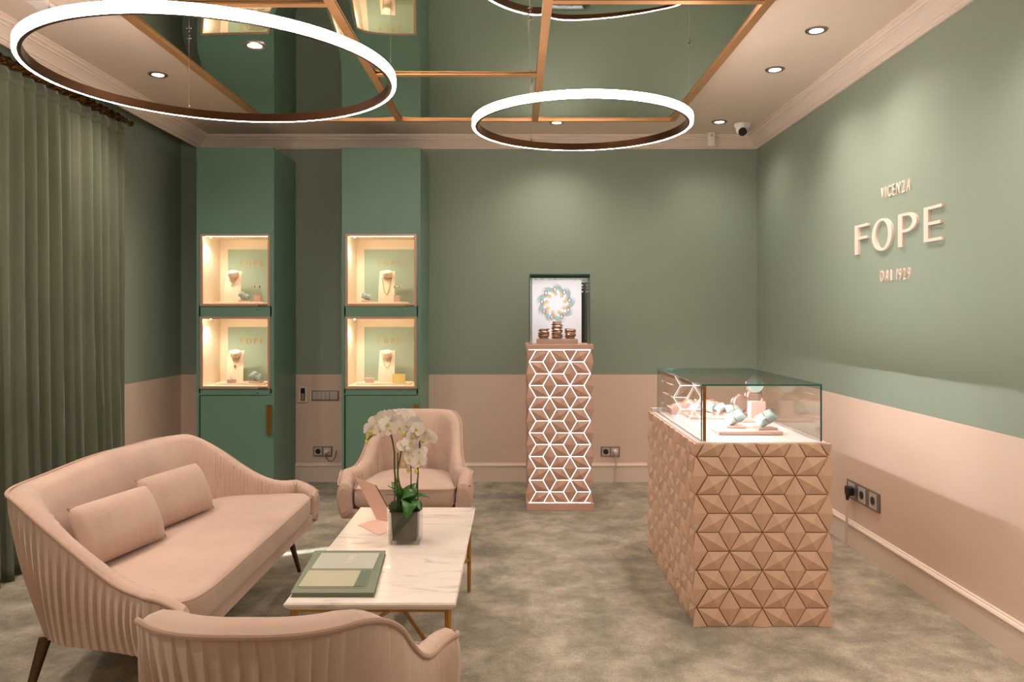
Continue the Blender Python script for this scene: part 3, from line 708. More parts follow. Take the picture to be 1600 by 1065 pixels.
# counter contents
dz = CH+.0005
def cpt(px, py, z): return on_z(px, py, z)
q = cpt(1174, 681, dz)
def slab(label, px0, px1, py, d, h=.02, m='pinkbox', z=dz):
    a = cpt(px0, py, z); b = cpt(px1, py, z)
    return box_thing('display_plinth', label, 'plinth', (a.x+b.x)/2, a.y+d/2, z, b.x-a.x, d, h, M[m], .004), a.y+d/2
s1, y1 = slab('rose plinth nearest the front of the counter case', 1124, 1224, 680, .17)
zt = dz+.0205
def pil(label, px, py, s, z=zt, rz=0, tilt=.45, base=True, bands=1):
    a = cpt(px, py, z); return bangle_pillow(label, a.x, a.y+.01, z, s, rz, tilt, base, 'rosegold', bands)
pil('mint cushion with one bangle at the front right of the counter case', 1197, 671, .078, rz=.1, tilt=-.5)
pil('mint cushion with one bangle at the front left of the counter case', 1150, 668, .074, rz=-.1, tilt=-.45)
s2, y2 = slab('rose plinth in the middle of the counter case', 1150, 1207, 660, .22, .016)
zb = dz+.0165
a = cpt(1185, 655, zb)
blk = box_thing('display_block', 'tall rose block standing in the middle of the counter case', 'display block', a.x+.012, a.y+.07, zb, .082, .06, .090, M['pinkbox'])
t = thing('disc_stand', 'round mint disc on a thin post above the tall rose block', 'jewellery stand', (a.x+.012, a.y+.07, zb+.0905))
MB().tube([(.012, 0, 0), (.012, 0, .075)], .0025, 8).build('post', M['chrome'], t)
MB().lathe([(.001, -.010), (.042, -.010), (.045, -.006), (.045, .006), (.042, .010), (.001, .010)], 30).xf(Matrix.Translation((-.004, .006, .09)) @ Matrix.Rotation(PI/2-.1, 4, 'X')).build('disc', M['mint'], t, True)
MB().tube([(-.004-.004+.049*math.cos(b), .004, .09+.049*math.sin(b)) for b in [i*2*PI/40 for i in range(40)]], .0035, 6, closed=True).build('bangle', M['rosegold'], t, True)
def disc_on_post(label, px, py, dpt, m, r=.042):
    c = at(px, py, dpt); t = thing('disc_stand', label, 'jewellery stand', (c.x, dpt, zb))
    MB().tube([(.02, 0, 0), (.02, .006, c.z-zb)], .0025, 8).build('post', M['chrome'], t)
    MB().lathe([(.001, -.010), (r-.003, -.010), (r, -.006), (r, .006), (r-.003, .010), (.001, .010)], 30).xf(Matrix.Translation((0, 0, c.z-zb)) @ Matrix.Rotation(.3, 4, 'Z') @ Matrix.Rotation(PI/2-.1, 4, 'X')).build('disc', M[m], t, True)
    MB().tube([(-.004+(r+.004)*math.cos(b), -.004, c.z-zb+(r+.004)*math.sin(b)) for b in [i*2*PI/40 for i in range(40)]], .0035, 6, closed=True).build('bangle', M['rosegold'], t, True)
    MB().box(-.03, .04, -.03, .03, 0, .008, b=.002).build('foot', M['pinkbox'], t)
disc_on_post('rose disc stand left of the tall block in the counter case', 1157, 630, y2+.07, 'taupe', .045)
disc_on_post('rose disc stand behind the tall block in the counter case', 1178, 620, y2+.095, 'taupe', .045)
pil('mint cushion with one bangle beside the rose disc in the counter case', 1146, 651, .066, zb, .2, .1)
s3, y3 = slab('rose plinth at the rear left of the counter case', 1078, 1141, 655, .19, .016)
zc3 = zb
pil('mint cushion at the right end of the rear plinth in the counter case', 1127, 648, .052, zc3, .3, -.5)
pil('mint cushion leaning beside the bronze post in the counter case', 1106, 648, .052, zc3, -.2, .3)
pil('mint cushion nearest the side glass on the rear plinth of the counter case', 1086.5, 648, .052, zc3, .1, -.4)
pil('mint cushion with one bangle behind the other three on the rear plinth', 1116, 644, .052, zc3, .4, .3)
# sloping rose ramp at the back
a = at(1060, 640, 4.42); mb = MB(); n = 12
top = [(i/n, .02+.055*math.sin(PI*(.12+.6*i/n))) for i in range(n+1)]
pts = [(u*.30, z) for u, z in top]+[(.30, 0), (0, 0)]
t = tag(mb.prism(pts, 'y', 0, .10).build('display_ramp', M['pinkbox'], loc=(.905, 4.505, dz)), 'long curved rose ramp at the back of the counter case', 'jewellery stand')
for k in range(3):
    o = tag(MB().tube([(.032*math.cos(b), .05+.030*math.sin(b), 0) for b in [i*2*PI/26 for i in range(26)]], .004, 6, closed=True).build('bangle', M['rosegold'], loc=(.905+.10+.07*k, 4.505, dz+.083+.0005*k)),
        ('first', 'second', 'third')[k]+' bangle from the side glass lying on the curved ramp', 'bangle', 'bangles on the ramp')
    o.rotation_euler = (0, (-.28, -.06, .12)[k], 0); o.location.z = dz+(.081, .083, .082)[k]

# ------------------------------------------------------------------ wall plates
def socket_well(parent, x, z, m='greyplate'):
    MB().lathe([(.021, 0), (.021, .004), (.018, .004), (.018, .001), (.001, .001)], 20).xf(Matrix.Translation((x, 0, z)) @ Matrix.Rotation(PI/2, 4, 'X')).build('socket_well', M['steel'], parent, True)
    for s in (-1, 1): MB().lathe([(.0025, 0), (.0025, .006), (.001, .006)], 8).xf(Matrix.Translation((x+s*.009, 0, z)) @ Matrix.Rotation(PI/2, 4, 'X')).build('contact_hole', M['black'], parent)
def double_socket(label, px, py):
    c = at(px, py, YB); t = thing('wall_socket', label, 'socket', (c.x, YB-.0005, c.z))
    MB().box(-.08, .08, -.009, 0, -.042, .042, b=.003).build('plate', M['greyplate'], t)
    for s in (-1, 1): MB().box(s*.038-.032, s*.038+.032, -.011, -.009, -.033, .033).build('insert', M['greykey'], t)
    for ch in list(t.children):
        pass
    w = MB().lathe([(.022, 0), (.022, .003), (.001, .003)], 20).xf(Matrix.Translation((-.038, -.011, 0)) @ Matrix.Rotation(PI/2, 4, 'X')).build('socket_well', M['steel'], t, True)
    return t, c
def plug(label, loc, pts, m='white', rot=0):
    t = thing('power_plug', label, 'plug', loc, rot)
    MB().lathe([(.021, 0), (.021, .014), (.016, .030), (.010, .036), (.001, .036)], 18).xf(Matrix.Rotation(PI/2, 4, 'X')).build('body', M[m], t, True)
    MB().tube(pts, .005, 8).build('cable', M['cable'] if len(pts) == 5 else M['greyplate'], t, True)
t, c = double_socket('grey double socket with white plug between the pedestal and the counter', 953.5, 705)
plug('white plug with straight cable between the pedestal and the counter', (c.x+.038, YB-.012, c.z), [(0, -.034, -.004), (.004, -.036, -.05), (.004, -.03, -.12), (.002, -.030, -.22), (0, -.034, -c.z+.006)])
t, c = double_socket('grey double socket with looping cable between the green cabinets', 504.5, 704.5)
plug('white plug with looping cable between the green cabinets', (c.x+.034, YB-.012, c.z), [(0, -.034, -.01), (.006, -.036, -.05), (.03, -.034, -.075), (.06, -.03, -.072), (.08, -.026, -.04), (.088, -.02, .01)])
c = at(508.5, 617.5, YB); t = thing('switch_panel', 'grey five-gang switch plate between the green cabinets', 'light switch', (c.x, YB-.0005, c.z))
MB().box(-.114, .114, -.008, 0, -.042, .042, b=.003).build('plate', M['greyplate'], t)
for a_, b_ in ((-.106, -.070), (-.068, -.034), (-.032, .002), (.004, .034), (.040, .104)): MB().box(a_, b_, -.013, -.008, -.034, .034, b=.002).build('rocker', M['greykey'], t)
c = at(474, 615.5, YB); t = thing('thermostat', 'upright cream control panel with dark display beside the left green cabinet', 'thermostat', (c.x, YB-.0005, c.z))
MB().box(-.042, .042, -.016, 0, -.07, .07, b=.006).build('housing', M['letter'], t)
MB().box(-.018, .018, -.018, -.016, -.052, .052).build('display', M['black'], t)
for k in range(4): MB().box(-.012, .012, -.020, -.018, -.044+.014*k, -.036+.014*k).build('button', M['greykey'], t)
# triple socket on the right wall
ya, yb = yv(1325), yv(1376)
t = thing('wall_socket', 'long grey triple socket plate on the right wall above the baseboard', 'socket', (XR-.0005, (ya+yb)/2, .345), -PI/2)
hw = (ya-yb)/2
MB().box(-hw, hw, -.009, 0, -.055, .055, b=.003).build('plate', M['greyplate'], t)
for k in (-1, 0, 1): MB().box(hw*.66*k-.045, hw*.66*k+.045, -.011, -.009, -.044, .044).build('insert', M['greykey'], t)
for k in (0, 1): MB().lathe([(.024, 0), (.024, .003), (.001, .003)], 20).xf(Matrix.Translation((hw*.66*k, -.011, 0)) @ Matrix.Rotation(PI/2, 4, 'X')).build('socket_well', M['steel'], t, True)
t2 = thing('power_plug', 'black plug with pale cable in the triple socket on the right wall', 'plug', (XR-.0125, (ya+yb)/2+hw*.55, .345), -PI/2)
MB().box(-.03, .03, -.04, 0, -.026, .026, b=.008).build('body', M['black'], t2)
MB().tube([(0, -.03, -.02), (0, -.034, -.06)], [.014, .007], 10).build('strain_relief', M['black'], t2, True)
MB().tube([(0, -.034, -.055), (.004, -.036, -.12), (0, -.038, -.25), (0, -.042, -.340)], .008, 8).build('cable', M['cable'], t2, True)

# ------------------------------------------------------------------ sofa and tub chairs
def tub_seat(name, label, cat, loc, rz, Wd, D, Wb, r, hb=.77, ha=.48, crown=.0, pitch=.034, group=None):
    t = thing(name, label, cat, loc, rz, group)
    zb, zs = .265, .44
    # plan of the top outer edge: arm front -> back -> arm front (the seat faces -y)
    pts = []
    def seg(a, b, n): return [(a[0]+(b[0]-a[0])*i/n, a[1]+(b[1]-a[1])*i/n) for i in range(n)]
    hx, hy = Wd/2, D/2
    bx = Wb/2
    def arc(p0, p1, p2, n): return [((1-u)**2*p0[0]+2*u*(1-u)*p1[0]+u*u*p2[0], (1-u)**2*p0[1]+2*u*(1-u)*p1[1]+u*u*p2[1]) for u in [i/n for i in range(n)]]
    half = seg((-hx+.01, -hy), (-hx, -hy+.12), 12)+arc((-hx, -hy+.12), (-(hx*.25+bx*.75), -hy*.45), (-bx, hy-r), 40)+arc((-bx, hy-r), (-bx+.03, hy), (-bx+r, hy+.0), 44)
    nb = 50; half += seg((-bx+r, hy), (0, hy), nb)
    pts = half+[(0, hy)]+[(-x, y) for x, y in reversed(half)]
    acc = [0]
    for i in range(1, len(pts)): acc.append(acc[-1]+math.dist(pts[i], pts[i-1]))
    L = acc[-1]; npl = int(L/pitch); sub = 6; N = npl*sub
    def pos(s):
        s = max(0, min(L, s)); import bisect
        i = min(max(bisect.bisect_right(acc, s)-1, 0), len(pts)-2); f = (s-acc[i])/max(1e-9, acc[i+1]-acc[i])
        return Vector((pts[i][0]+(pts[i+1][0]-pts[i][0])*f, pts[i][1]+(pts[i+1][1]-pts[i][1])*f))
    La = D-r; Lc = r*1.45
    cols = []; pipe = []; fb = (0, .18, .40, .60, .74, .83, 1)
    for k in range(N+1):
        s = k/N*L; p = pos(s); tn = (pos(s+.045)-pos(s-.045)).normalized(); nrm = Vector((-tn.y, tn.x))
        d = min(s, L-s)
        bk = smooth(La*.42, La+Lc*.62, d)
        h = ha+(hb-ha)*bk
        if d < .16: h -= .06*(1-d/.16)**2.2
        h += crown*smooth(La+Lc, L/2, d)
        back = smooth(La-.05, La+Lc, d)
        fr = (k % sub)/sub; saw = (1-fr) if fr > 0 else 1.0
        rag = .85+.3*math.sin(k//sub*2.3)**2
        amp = .0155*rag
        col = []
        for j in range(9):                                 # outer face
            u = j/8; z = zb+(h-zb)*u; tp = (.02+.14*back)*(1-u)**1.15
            bulge = .012*math.sin(PI*u)
            fade = .45+.55*math.sin(PI*min(1, max(0, u*.92+.06)))
            o = -tp+bulge+amp*fade*(saw-.5)*(1 if u < .99 else .2)
            q = p+nrm*o; col.append((q.x, q.y, z))
        th = .066+.04*back
        # rolled top
        arm = 1-back
        for (a, dz_) in ((.22, .014), (.5, .020), (.8, .012)):
            q = p-nrm*(th*a); pl = amp*.12*arm*(saw-.5); col.append((q.x, q.y, h+dz_+pl))
        sl = .015+.115*back
        for j in range(7):                                 # inner face
            u = j/6; z = h-.006+(.30-h)*u
            s2 = (s+.10*u*arm)/pitch; f2 = s2-math.floor(s2)
            o = -(th+sl*u**.8)+amp*.8*arm*(1-u*.3)*((1-f2)-.5)*-1
            q = p+nrm*o; col.append((q.x, q.y, z))
        cols.append(col); pipe.append((p.x+nrm.x*.002, p.y+nrm.y*.002, h+.006))
    M_ = len(cols[0]); vs = [v for c in cols for v in c]; fs = []
    for k in range(N):
        for j in range(M_-1): fs.append((k*M_+j, (k+1)*M_+j, (k+1)*M_+j+1, k*M_+j+1))
    mb = MB().add(vs, fs)
    for k in (0, N):                                       # arm fronts
        c = cols[k]; cen = Vector((sum(v[0] for v in c)/M_, c[0][1]-.010, sum(v[2] for v in c)/M_))
        mid = [tuple(Vector(v).lerp(cen, .3)+Vector((0, -.006, 0))) for v in c]
        mb.add(c+mid, [(i, (i+1) % M_, M_+(i+1) % M_, M_+i) for i in range(M_)])
        mb.add(mid+[tuple(cen)], [(i, (i+1) % M_, M_) for i in range(M_)])
    o = mb.build('shell', M['velvet'], t, True, 50)
    MB().tube(pipe[::3], .0065, 8).build('piping', M['velvet_pipe'], t, True)
    # base under the seat
    step = max(1, N//70); ring = [cols[k][0] for k in range(0, N+1, step)]
    if ring[-1] != cols[N][0]: ring.append(cols[N][0])
    ring = [(x*.99, y*.985) for x, y, z in ring]; ring[0] = (ring[0][0], -hy+.012); ring[-1] = (ring[-1][0], -hy+.012)
    MB().prism(ring, 'z', zb-.004, .312).build('base', M['velvet'], t)
    # seat cushion
    ix = hx-.078; iy0, iy1 = -hy-.012, hy-.225; out = []
    n = 72
    def sup(a, ex):
        c_, s_ = math.cos(a), math.sin(a); return (abs(c_)**(2/ex)*(1 if c_ > 0 else -1), abs(s_)**(2/ex)*(1 if s_ > 0 else -1))
    for i in range(n):
        a = 2*PI*i/n; x, y = sup(a, 9 if math.sin(a) < 0 else 3.2 if Wd < 1.2 else 5)
        yy_ = (iy0+iy1)/2+y*(iy1-iy0)/2; out.append((x*(ix-(hx-bx)*.9*(yy_-iy0)/(iy1-iy0)), yy_))
    cy = (iy0+iy1)/2; z0, z1 = .313, zs; rr = .035; vs = []; rings = []
    for a in (0, 30, 60, 90): rings.append((rr*(1-math.sin(math.radians(a))), z0+rr*(1-math.cos(math.radians(a))) if a else z0))
    for a in (0, 30, 60, 90): rings.append((rr*(1-math.cos(math.radians(a))), z1-rr+rr*math.sin(math.radians(a))))
    for ins, z in rings: vs += [(x*(1-ins/ix), cy+(y-cy)*(1-ins/((iy1-iy0)/2)), z) for x, y in out]
    k0 = 1-rr/ix
    for f_ in (.85, .6, .3): vs += [(x*k0*f_, cy+(y-cy)*f_*.9, z1+.022*(1-f_**2)) for x, y in out]
    R_ = len(rings)+3; fs = [(i*n+j, i*n+(j+1) % n, (i+1)*n+(j+1) % n, (i+1)*n+j) for i in range(R_-1) for j in range(n)]
    vs.append((0, cy, z1+.022)); fs += [((R_-1)*n+j, (R_-1)*n+(j+1) % n, len(vs)-1) for j in range(n)]+[tuple(range(n))[::-1]]
    cu = MB().add(vs, fs).build('seat_cushion', M['velvet'], t, True, 60)
    MB().tube([(x*1.002, cy+(y-cy)*1.002, z1-.012) for x, y in out], .0035, 6, closed=True).build('seam', M['velvet_pipe'], cu, True)
    for sx in (-1, 1):
        for sy in (-1, 1):
            a = Vector((sx*(bx-.10 if sy > 0 else hx-.13), sy*(hy-(.22 if sy > 0 else .14)), zb)); b = a+Vector((sx*.05, sy*.055, -zb))
            MB().tube([b, b.lerp(a, .5), a], [.010, .015, .021], 12).build('leg', M['darkleg'], t, True)
    return t
sofa = tub_seat('sofa', 'blush velvet two-seat sofa with pleated curved back', 'sofa', (-1.475, 3.44, 0), PI/2, 1.80, .78, 1.60, .36, .755, .475, .015)
tub_seat('armchair', 'blush velvet tub armchair beyond the table beside the cabinet', 'armchair', (-.615, 4.76, 0), 0, .75, .80, .57, .25, .77, .50, group='blush tub armchairs')
tub_seat('armchair', 'blush velvet tub armchair in the foreground seen from behind', 'armchair', (-.535, 1.91, 0), PI, .75, .80, .57, .25, .77, .50, group='blush tub armchairs')
def lumbar(label, loc, rot):
    n, m_ = 40, 22; vs = []; fs = []; w, h, d = .43, .235, .12
    for s in (1, -1):
        for j in range(m_+1):
            for i in range(n+1):
                u, v = i/n*2-1, j/m_*2-1
                k = 1-.06*(u*u*(1-v*v))-.0; kv = 1-.08*(v*v*(1-u*u))
                th = d/2*((1-abs(u)**3.2)*(1-abs(v)**3.0))**.55
                if s > 0: th += .005*max(0, math.cos(u*PI*9))**8*(1-abs(v)**6)
                vs.append((u*w/2*kv, -s*th, v*h/2*k))
    Nn = (n+1)*(m_+1)
    for s in (0, 1):
        for j in range(m_):
            for i in range(n):
                q = (s*Nn+j*(n+1)+i, s*Nn+j*(n+1)+i+1, s*Nn+(j+1)*(n+1)+i+1, s*Nn+(j+1)*(n+1)+i); fs.append(q)
    t = thing('lumbar_cushion', label, 'cushion', loc); t.rotation_euler = rot
    MB().add(vs, fs).build('cover', M['velvet'], t, True, 70)
    ed = [(w/2*(1-.08*0)*x, 0, h/2*z) for x, z in ((-1, -1), (-.5, -.945), (0, -.94), (.5, -.945), (1, -1), (.93, -.5), (.92, 0), (.93, .5), (1, 1), (.5, .945), (0, .94), (-.5, .945), (-1, 1), (-.93, .5), (-.92, 0), (-.93, -.5))]
    MB().tube(ed, .004, 6, closed=True).build('piping', M['velvet_pipe'], t, True)
lumbar('blush lumbar cushion with piped lines at the near end of the sofa', (-1.565, 3.10, .572), (-.42, 0, PI/2-.22))
lumbar('blush lumbar cushion with piped lines towards the middle of the sofa', (-1.555, 3.60, .572), (-.42, 0, PI/2-.22))

# ------------------------------------------------------------------ marble table
tx0, tx1, ty0, ty1, tz = -.785, -.197, 2.655, 3.985, .42
tb = thing('coffee_table', 'low table with a pale veined marble top and brass frame', 'table', ((tx0+tx1)/2, (ty0+ty1)/2, 0))
hx, hy = (tx1-tx0)/2, (ty1-ty0)/2
vs = []; 
for ins, z in ((.016, tz-.028), (.002, tz-.014), (0, tz-.006), (.004, tz)):
    vs += [(-hx+ins, -hy+ins, z), (hx-ins, -hy+ins, z), (hx-ins, hy-ins, z), (-hx+ins, hy-ins, z)]
fs = [(4*i+j, 4*i+(j+1) % 4, 4*i+4+(j+1) % 4, 4*i+4+j) for i in range(3) for j in range(4)]+[(3, 2, 1, 0), (12, 13, 14, 15)]
MB().add(vs, fs).build('tabletop', M['marble'], tb)
lx, lyy = hx-.03, hy-.035
for sx in (-1, 1):
    for sy in (-1, 1):
        MB().tube([(sx*lx, sy*lyy, 0), (sx*lx, sy*lyy, tz-.028)], [.009, .012], 12).build('leg', M['brass'], tb, True)
for sy in (-1, 1): MB().box(-lx, lx, sy*lyy-.008, sy*lyy+.008, tz-.040, tz-.028).build('rail', M['brass'], tb)
for sx in (-1, 1): MB().box(sx*lx-.008, sx*lx+.008, -lyy+.009, lyy-.009, tz-.040, tz-.028).build('rail', M['brass'], tb)
for sx in (-1, 1): MB().tube([(sx*lx, -lyy, .165), (sx*lx*.12, -.07, .172+.004*sx), (-sx*lx*.12, .07, .172+.004*sx), (-sx*lx, lyy, .165)], .008, 10).build('cross_stretcher', M['brass'], tb, True)

# printed matter
def book(name, label, cat, p0, p1, depth, z, h, shear, covers, pages_m=None):
    # p0, p1: front corners; the book runs back by depth with a small sideways lean
    t = thing(name, label, cat, (p0.x, p0.y, z)); w = p1.x-p0.x; c = .0022 if pages_m else 0
    def sl(m, z0, z1, ins, nm, a=0, b=1):
        x0, x1 = w*a, w*b; pts = [(x0+ins, ins), (x1-ins, ins), (x1-ins+shear, depth-ins), (x0+ins+shear, depth-ins)]
        return MB().prism(pts, 'z', z0, z1).build(nm, m, t)
    if pages_m:
        sl(covers, 0, c, 0, 'cover'); sl(pages_m, c, h-c, .004, 'pages'); sl(covers, h-c, h, 0, 'cover')
    return t, sl, w
def tp(px, py, z=tz): return on_z(px, py, z)
b0, b1 = tp(454, 933), tp(584, 934); bk = tp(492, 866)
t, sl, w = book('portfolio', 'large grey-green linen portfolio lying on the marble table', 'book', b0, b1, bk.y-b0.y, tz+.0005, .016, bk.x-b0.x, M['book'], M['book'])
z2 = tz+.017
b0, b1 = tp(466, 918, z2), tp(569, 918, z2); bk = tp(483, 893, z2)
t, sl, w = book('booklet', 'olive cream booklet with dark green end on the portfolio', 'booklet', b0, b1, bk.y-b0.y, z2, .006, bk.x-b0.x, None)
sl(M['pages'], 0, .004, 0, 'pages'); sl(M['cream'], .004, .006, 0, 'cover', 0, .84); sl(M['dgreen'], .004, .0062, 0, 'end_panel', .84, 1)
b0, b1 = tp(486, 891, z2), tp(582, 891, z2); bk = tp(503, 866.5, z2)
t, sl, w = book('booklet', 'pale sage booklet lying behind the olive booklet on the portfolio', 'booklet', b0, b1, bk.y-b0.y, z2, .008, bk.x-b0.x, None)
sl(M['pages'], 0, .006, 0, 'pages'); cv = sl(M['booklet'], .006, .008, 0, 'cover')
ws = [('F', 0, .014), ('O', .024, .022), ('P', .056, .015), ('E', .08, .014)]
Ru = Vector((0, 1, 0))
for ch, u, lw in ws:
    mb, w0 = letter_mb(ch, .02); mb.xf(Matrix.Translation((w*.60, .07+u, .0082)) @ Matrix.Rotation(PI/2, 4, 'Z') @ Matrix.Rotation(-PI/2, 4, 'X') @ Matrix.Diagonal((lw/w0, .02, .022, 1))).build('printed_letter', M['letter'], cv)
# folded card
A = tp(559, 820); B = tp(589, 812); C_ = tp(606, 815); D_ = tp(604, 832); E_ = tp(592, 836)
t = thing('folded_card', 'folded blush card propped on the marble table beside the orchid', 'card', (B.x, B.y, tz+.0005))
def sheet(pts, off, nm, m):
    pts = [p-Vector((B.x, B.y, tz+.0005)) for p in pts]; n = len(pts)
    return MB().add(pts+[p+off for p in pts], [tuple(range(n)), tuple(range(n, 2*n))[::-1]]+[(i, (i+1) % n, n+(i+1) % n, n+i) for i in range(n)]).build(nm, m, t)
zf = Vector((0, 0, .0005))
sheet([p+zf for p in (A, B, C_, D_, E_)], Vector((0, 0, .0015)), 'foot_flap', M['card'])
e1 = (C_-B); b3 = B+zf*2; c3 = C_+zf*2
tops = [at(605, 790, C_.y+.01), at(587, 757, C_.y+.05), at(552, 746, B.y+.07)]
nn = (c3-b3).cross(tops[1]-b3).normalized()
pl = [p-nn*((p-b3).dot(nn)) for p in tops]
sheet([b3, c3]+pl, nn*.002, 'upright_leaf', M['card'])
sheet([pl[0], pl[1], pl[1]+Vector((.004, 0, -.004)), pl[0]+Vector((.004, 0, -.004))], nn*.004, 'dark_edge', M['black'])

# ------------------------------------------------------------------ orchid in a glass cube
vb = tp(631, 852); vw = .066
oc = thing('potted_orchid', 'white orchid in a square glass vase on the marble table', 'plant', (vb.x, vb.y+vw, tz+.0008))
vh = .142; v_ = MB()
for x0, x1, y0, y1 in ((-vw, vw, -vw, -vw+.007), (-vw, vw, vw-.007, vw), (-vw, -vw+.007, -vw+.007, vw-.007), (vw-.007, vw, -vw+.007, vw-.007)): v_.box(x0, x1, y0, y1, 0, vh)
v_.box(-vw+.007, vw-.007, -vw+.007, vw-.007, 0, .014)
v_.build('glass_vase', M['vglass'], oc)
vs = [(-.050, -.050, .016), (.050, -.050, .016), (.050, .050, .016), (-.050, .050, .016), (-.056, -.056, vh-.006), (.056, -.056, vh-.006), (.056, .056, vh-.006), (-.056, .056, vh-.006)]
MB().add(vs, [(3,2,1,0),(4,5,6,7),(0,1,5,4),(1,2,6,5),(2,3,7,6),(3,0,4,7)]).build('inner_pot', M['soil'], oc)
def blob(r, sx=1, sy=1, sz=1, seed=0, rough_=.15):
    rnd = random.Random(seed); bm = bmesh.new(); bmesh.ops.create_icosphere(bm, subdivisions=3, radius=r)
    for v in bm.verts: v.co *= 1+rnd.uniform(-rough_, rough_); v.co = Vector((v.co.x*sx, v.co.y*sy, v.co.z*sz))
    mb = MB().add([v.co for v in bm.verts], [[v.index for v in f.verts] for f in bm.faces]); bm.free(); return mb
for i, (x, y, s) in enumerate(((-.038, -.02, .034), (-.02, .03, .036), (.03, .03, .034), (.045, -.01, .026), (0, 0, .036), (-.045, .01, .028))):
    blob(s, 1, 1, .75, i).xf(Matrix.Translation((x, y, vh+.006))).build('moss_tuft', M['moss'], oc, True, 80)
def leaf(base, tip, width, droop, roll=0, m='leaf', nm='leaf'):
    base, tip = Vector(base), Vector(tip); ax = tip-base; side = ax.cross(Vector((0, 0, 1))).normalized()
    side = (Matrix.Rotation(roll, 4, ax.normalized()) @ side); nrm = side.cross(ax).normalized(); n = 12; vs = []; fs = []
    for i in range(n+1):
        u = i/n; wd = width*(math.sin(PI*min(1, .06+u*.94))**.7)*(1-.25*u) if i < n else .001
        cpos = base+ax*u+nrm*(droop*math.sin(PI*u))
        for k, f in enumerate((-1, -.5, 0, .5, 1)): vs.append(cpos+side*wd*f+nrm*(.22*wd*abs(f)))
    top = len(vs); vs += [v-nrm*.0025 for v in vs]
    for i in range(n):
        for k in range(4):
            a = i*5+k; fs.append((a, a+1, a+6, a+5)); fs.append((top+a, top+a+5, top+a+6, top+a+1))
        fs.append((i*5, i*5+5, top+i*5+5, top+i*5)); fs.append((i*5+4, top+i*5+4, top+i*5+9, i*5+9))
    return MB().add(vs, fs).build(nm, M[m], oc, True, 60)
Yo = vb.y+vw; OB = Vector((vb.x, Yo, tz+.0008))
def op(px, py, dy=0): return at(px, py, Yo+dy)-OB          # point near the plant, local to the pot
cb = (0.0, 0, vh+.01)
leaf(cb, op(652, 754, .03), .040, .02, .5); leaf(cb, op(634, 810, -.10), .040, .045, -.3); leaf(cb, op(672, 777, .02), .026, .03, .2)
leaf(cb, op(657, 796, -.06), .028, .03, 0); leaf(cb, op(612, 752, .06), .026, .012, -.4); leaf(cb, op(602, 773, -.02), .020, .02, .3)
leaf(cb, op(648, 772, -.05), .038, .035, .8); leaf(cb, op(606, 758, -.04), .016, .012, 0)
def path(*p): return [op(*q) for q in p]
def spline(pts, n=8):
    out = []
    P = [pts[0]]+pts+[pts[-1]]
    for i in range(1, len(P)-2):
        for k in range(n):
            u = k/n; a, b, c, d = P[i-1], P[i], P[i+1], P[i+2]
            out.append(.5*((2*b)+(c-a)*u+(2*a-5*b+4*c-d)*u*u+(3*b-a-3*c+d)*u**3))
    out.append(pts[-1]); return out
s1_ = spline([Vector((-.02, 0, vh))]+path((617, 740, 0), (616, 705, 0), (611, 680, 0), (604, 668, -.01), (590, 674, -.02), (575, 686, -.03), (571, 692, -.03)))
s2_ = spline([Vector((.0, .01, vh))]+path((622, 745, 0), (625, 715, 0), (631, 690, .01), (640, 668, .0), (650, 660, -.02), (655, 684, -.05), (656, 700, -.05)))
s3_ = spline([Vector((.03, .01, vh))]+path((652, 752, 0), (653, 735, -.02), (650, 715, -.03)))
for s_, r_ in ((s1_, .0042), (s2_, .004), (s3_, .0035)): MB().tube(s_, r_, 8).build('flower_stem', M['stem'], oc, True)
for a, b in (((616, 778), (617, 704)), ((620, 778), (621.5, 707)), ((642, 776), (642, 718)), ((652, 774), (653, 731))):
    MB().tube([Vector((op(*a).x, .012, vh)), op(b[0], b[1], .012)], .0026, 6).build('support_stick', M['stick'], oc)
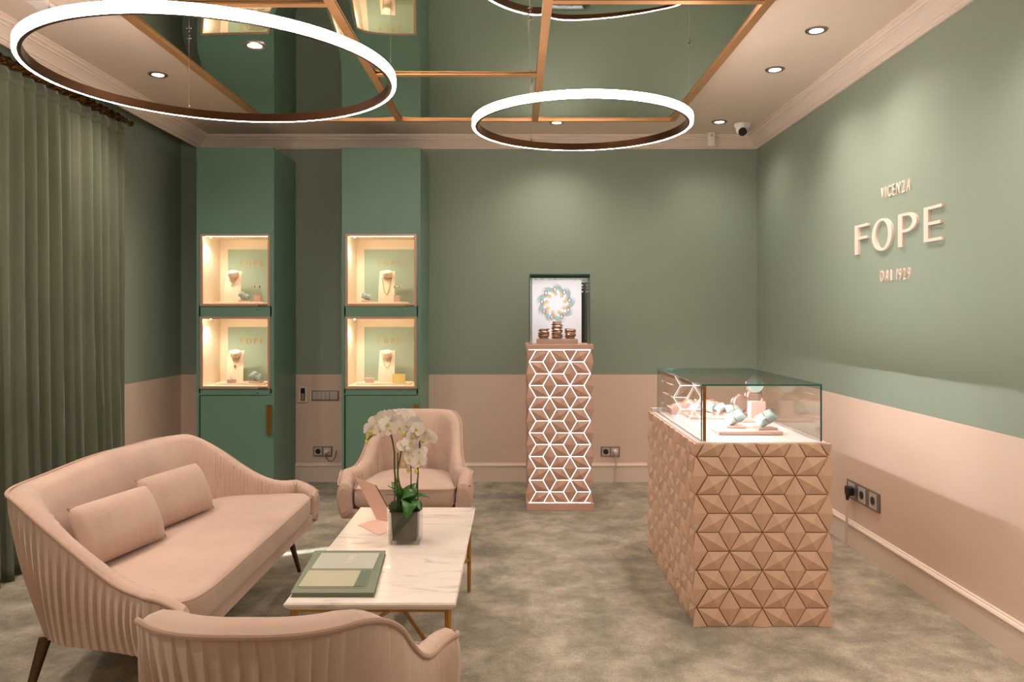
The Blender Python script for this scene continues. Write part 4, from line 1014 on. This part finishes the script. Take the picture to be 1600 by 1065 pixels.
def petal_mb(L, wd, cup, ang, tilt):
    n = 6; vs = []; fs = []
    for i in range(n+1):
        u = i/n; ww = wd*math.sin(PI*min(.97, .10+u*.86))**.75
        for f in (-1, -.5, 0, .5, 1): vs.append((ww*f, -cup*u*u+.25*cup*abs(f)*u, L*u))
    for i in range(n):
        for k in range(4): a = i*5+k; fs.append((a, a+1, a+6, a+5))
    o = len(vs); vs2 = [(x, y+.0012, z) for x, y, z in vs]
    return MB().add(vs, fs).add(vs2, [f[::-1] for f in fs]).xf(Matrix.Rotation(ang, 4, 'Y') @ Matrix.Rotation(tilt, 4, 'X'))
def flower_mesh(seed):
    rnd = random.Random(seed); mb = MB()
    for ang, L, wd in ((0, .034, .014), (2.2, .034, .014), (-2.2, .034, .014), (1.2, .037, .024), (-1.2, .037, .024)):
        p = petal_mb(L, wd, rnd.uniform(-.006, .010), ang+rnd.uniform(-.08, .08), rnd.uniform(-.15, .2)); mb.add(p.v, p.f)
    return mb.mesh('flower', M['petal'], True, 70)
lipm = MB().lathe([(.001, -.010), (.005, -.006), (.007, 0), (.004, .008), (.001, .012)], 10).xf(Matrix.Translation((0, -.007, -.004)) @ Matrix.Rotation(.9, 4, 'X')).mesh('lip', M['lip'], True)
fm = [flower_mesh(i) for i in range(5)]; rnd = random.Random(11)
fl = [(586, 660, 0), (600, 652, -.01), (612, 650, 0), (594, 672, -.03), (580, 672, -.02), (627, 648, .01), (640, 652, 0), (625, 668, -.03), (636, 664, -.02), (648, 662, -.02), (611, 671, -.04),
      (645, 680, -.04), (664, 676, -.05), (660, 688, -.04), (632, 697, -.06), (640, 692, -.05), (648, 712, -.06), (655, 720, -.07), (642, 718, -.06), (657, 706, -.06), (672, 682, -.04), (604, 662, -.03), (652, 670, -.05), (620, 657, -.02)]
for i, (px, py, dy) in enumerate(fl):
    f = link('flower', fm[i % 5], oc, op(px, py, dy)); f.rotation_euler = (rnd.uniform(-.35, .3), rnd.uniform(-.5, .5), rnd.uniform(-.8, .8))
    sc_ = rnd.uniform(.88, 1.1); f.scale = (sc_,)*3
    link('lip', lipm, f)
bud = MB().lathe([(.001, -.012), (.006, -.006), (.008, .002), (.005, .010), (.001, .014)], 10).mesh('bud', M['lip'], True)
for px, py, dy in ((583, 676, -.03), (574, 682, -.03), (573, 690, -.03), (631, 678, -.04), (638, 706, -.05), (631, 726, -.05), (638, 735, -.04), (650, 736, -.03)):
    link('bud', bud, oc, op(px, py, dy))
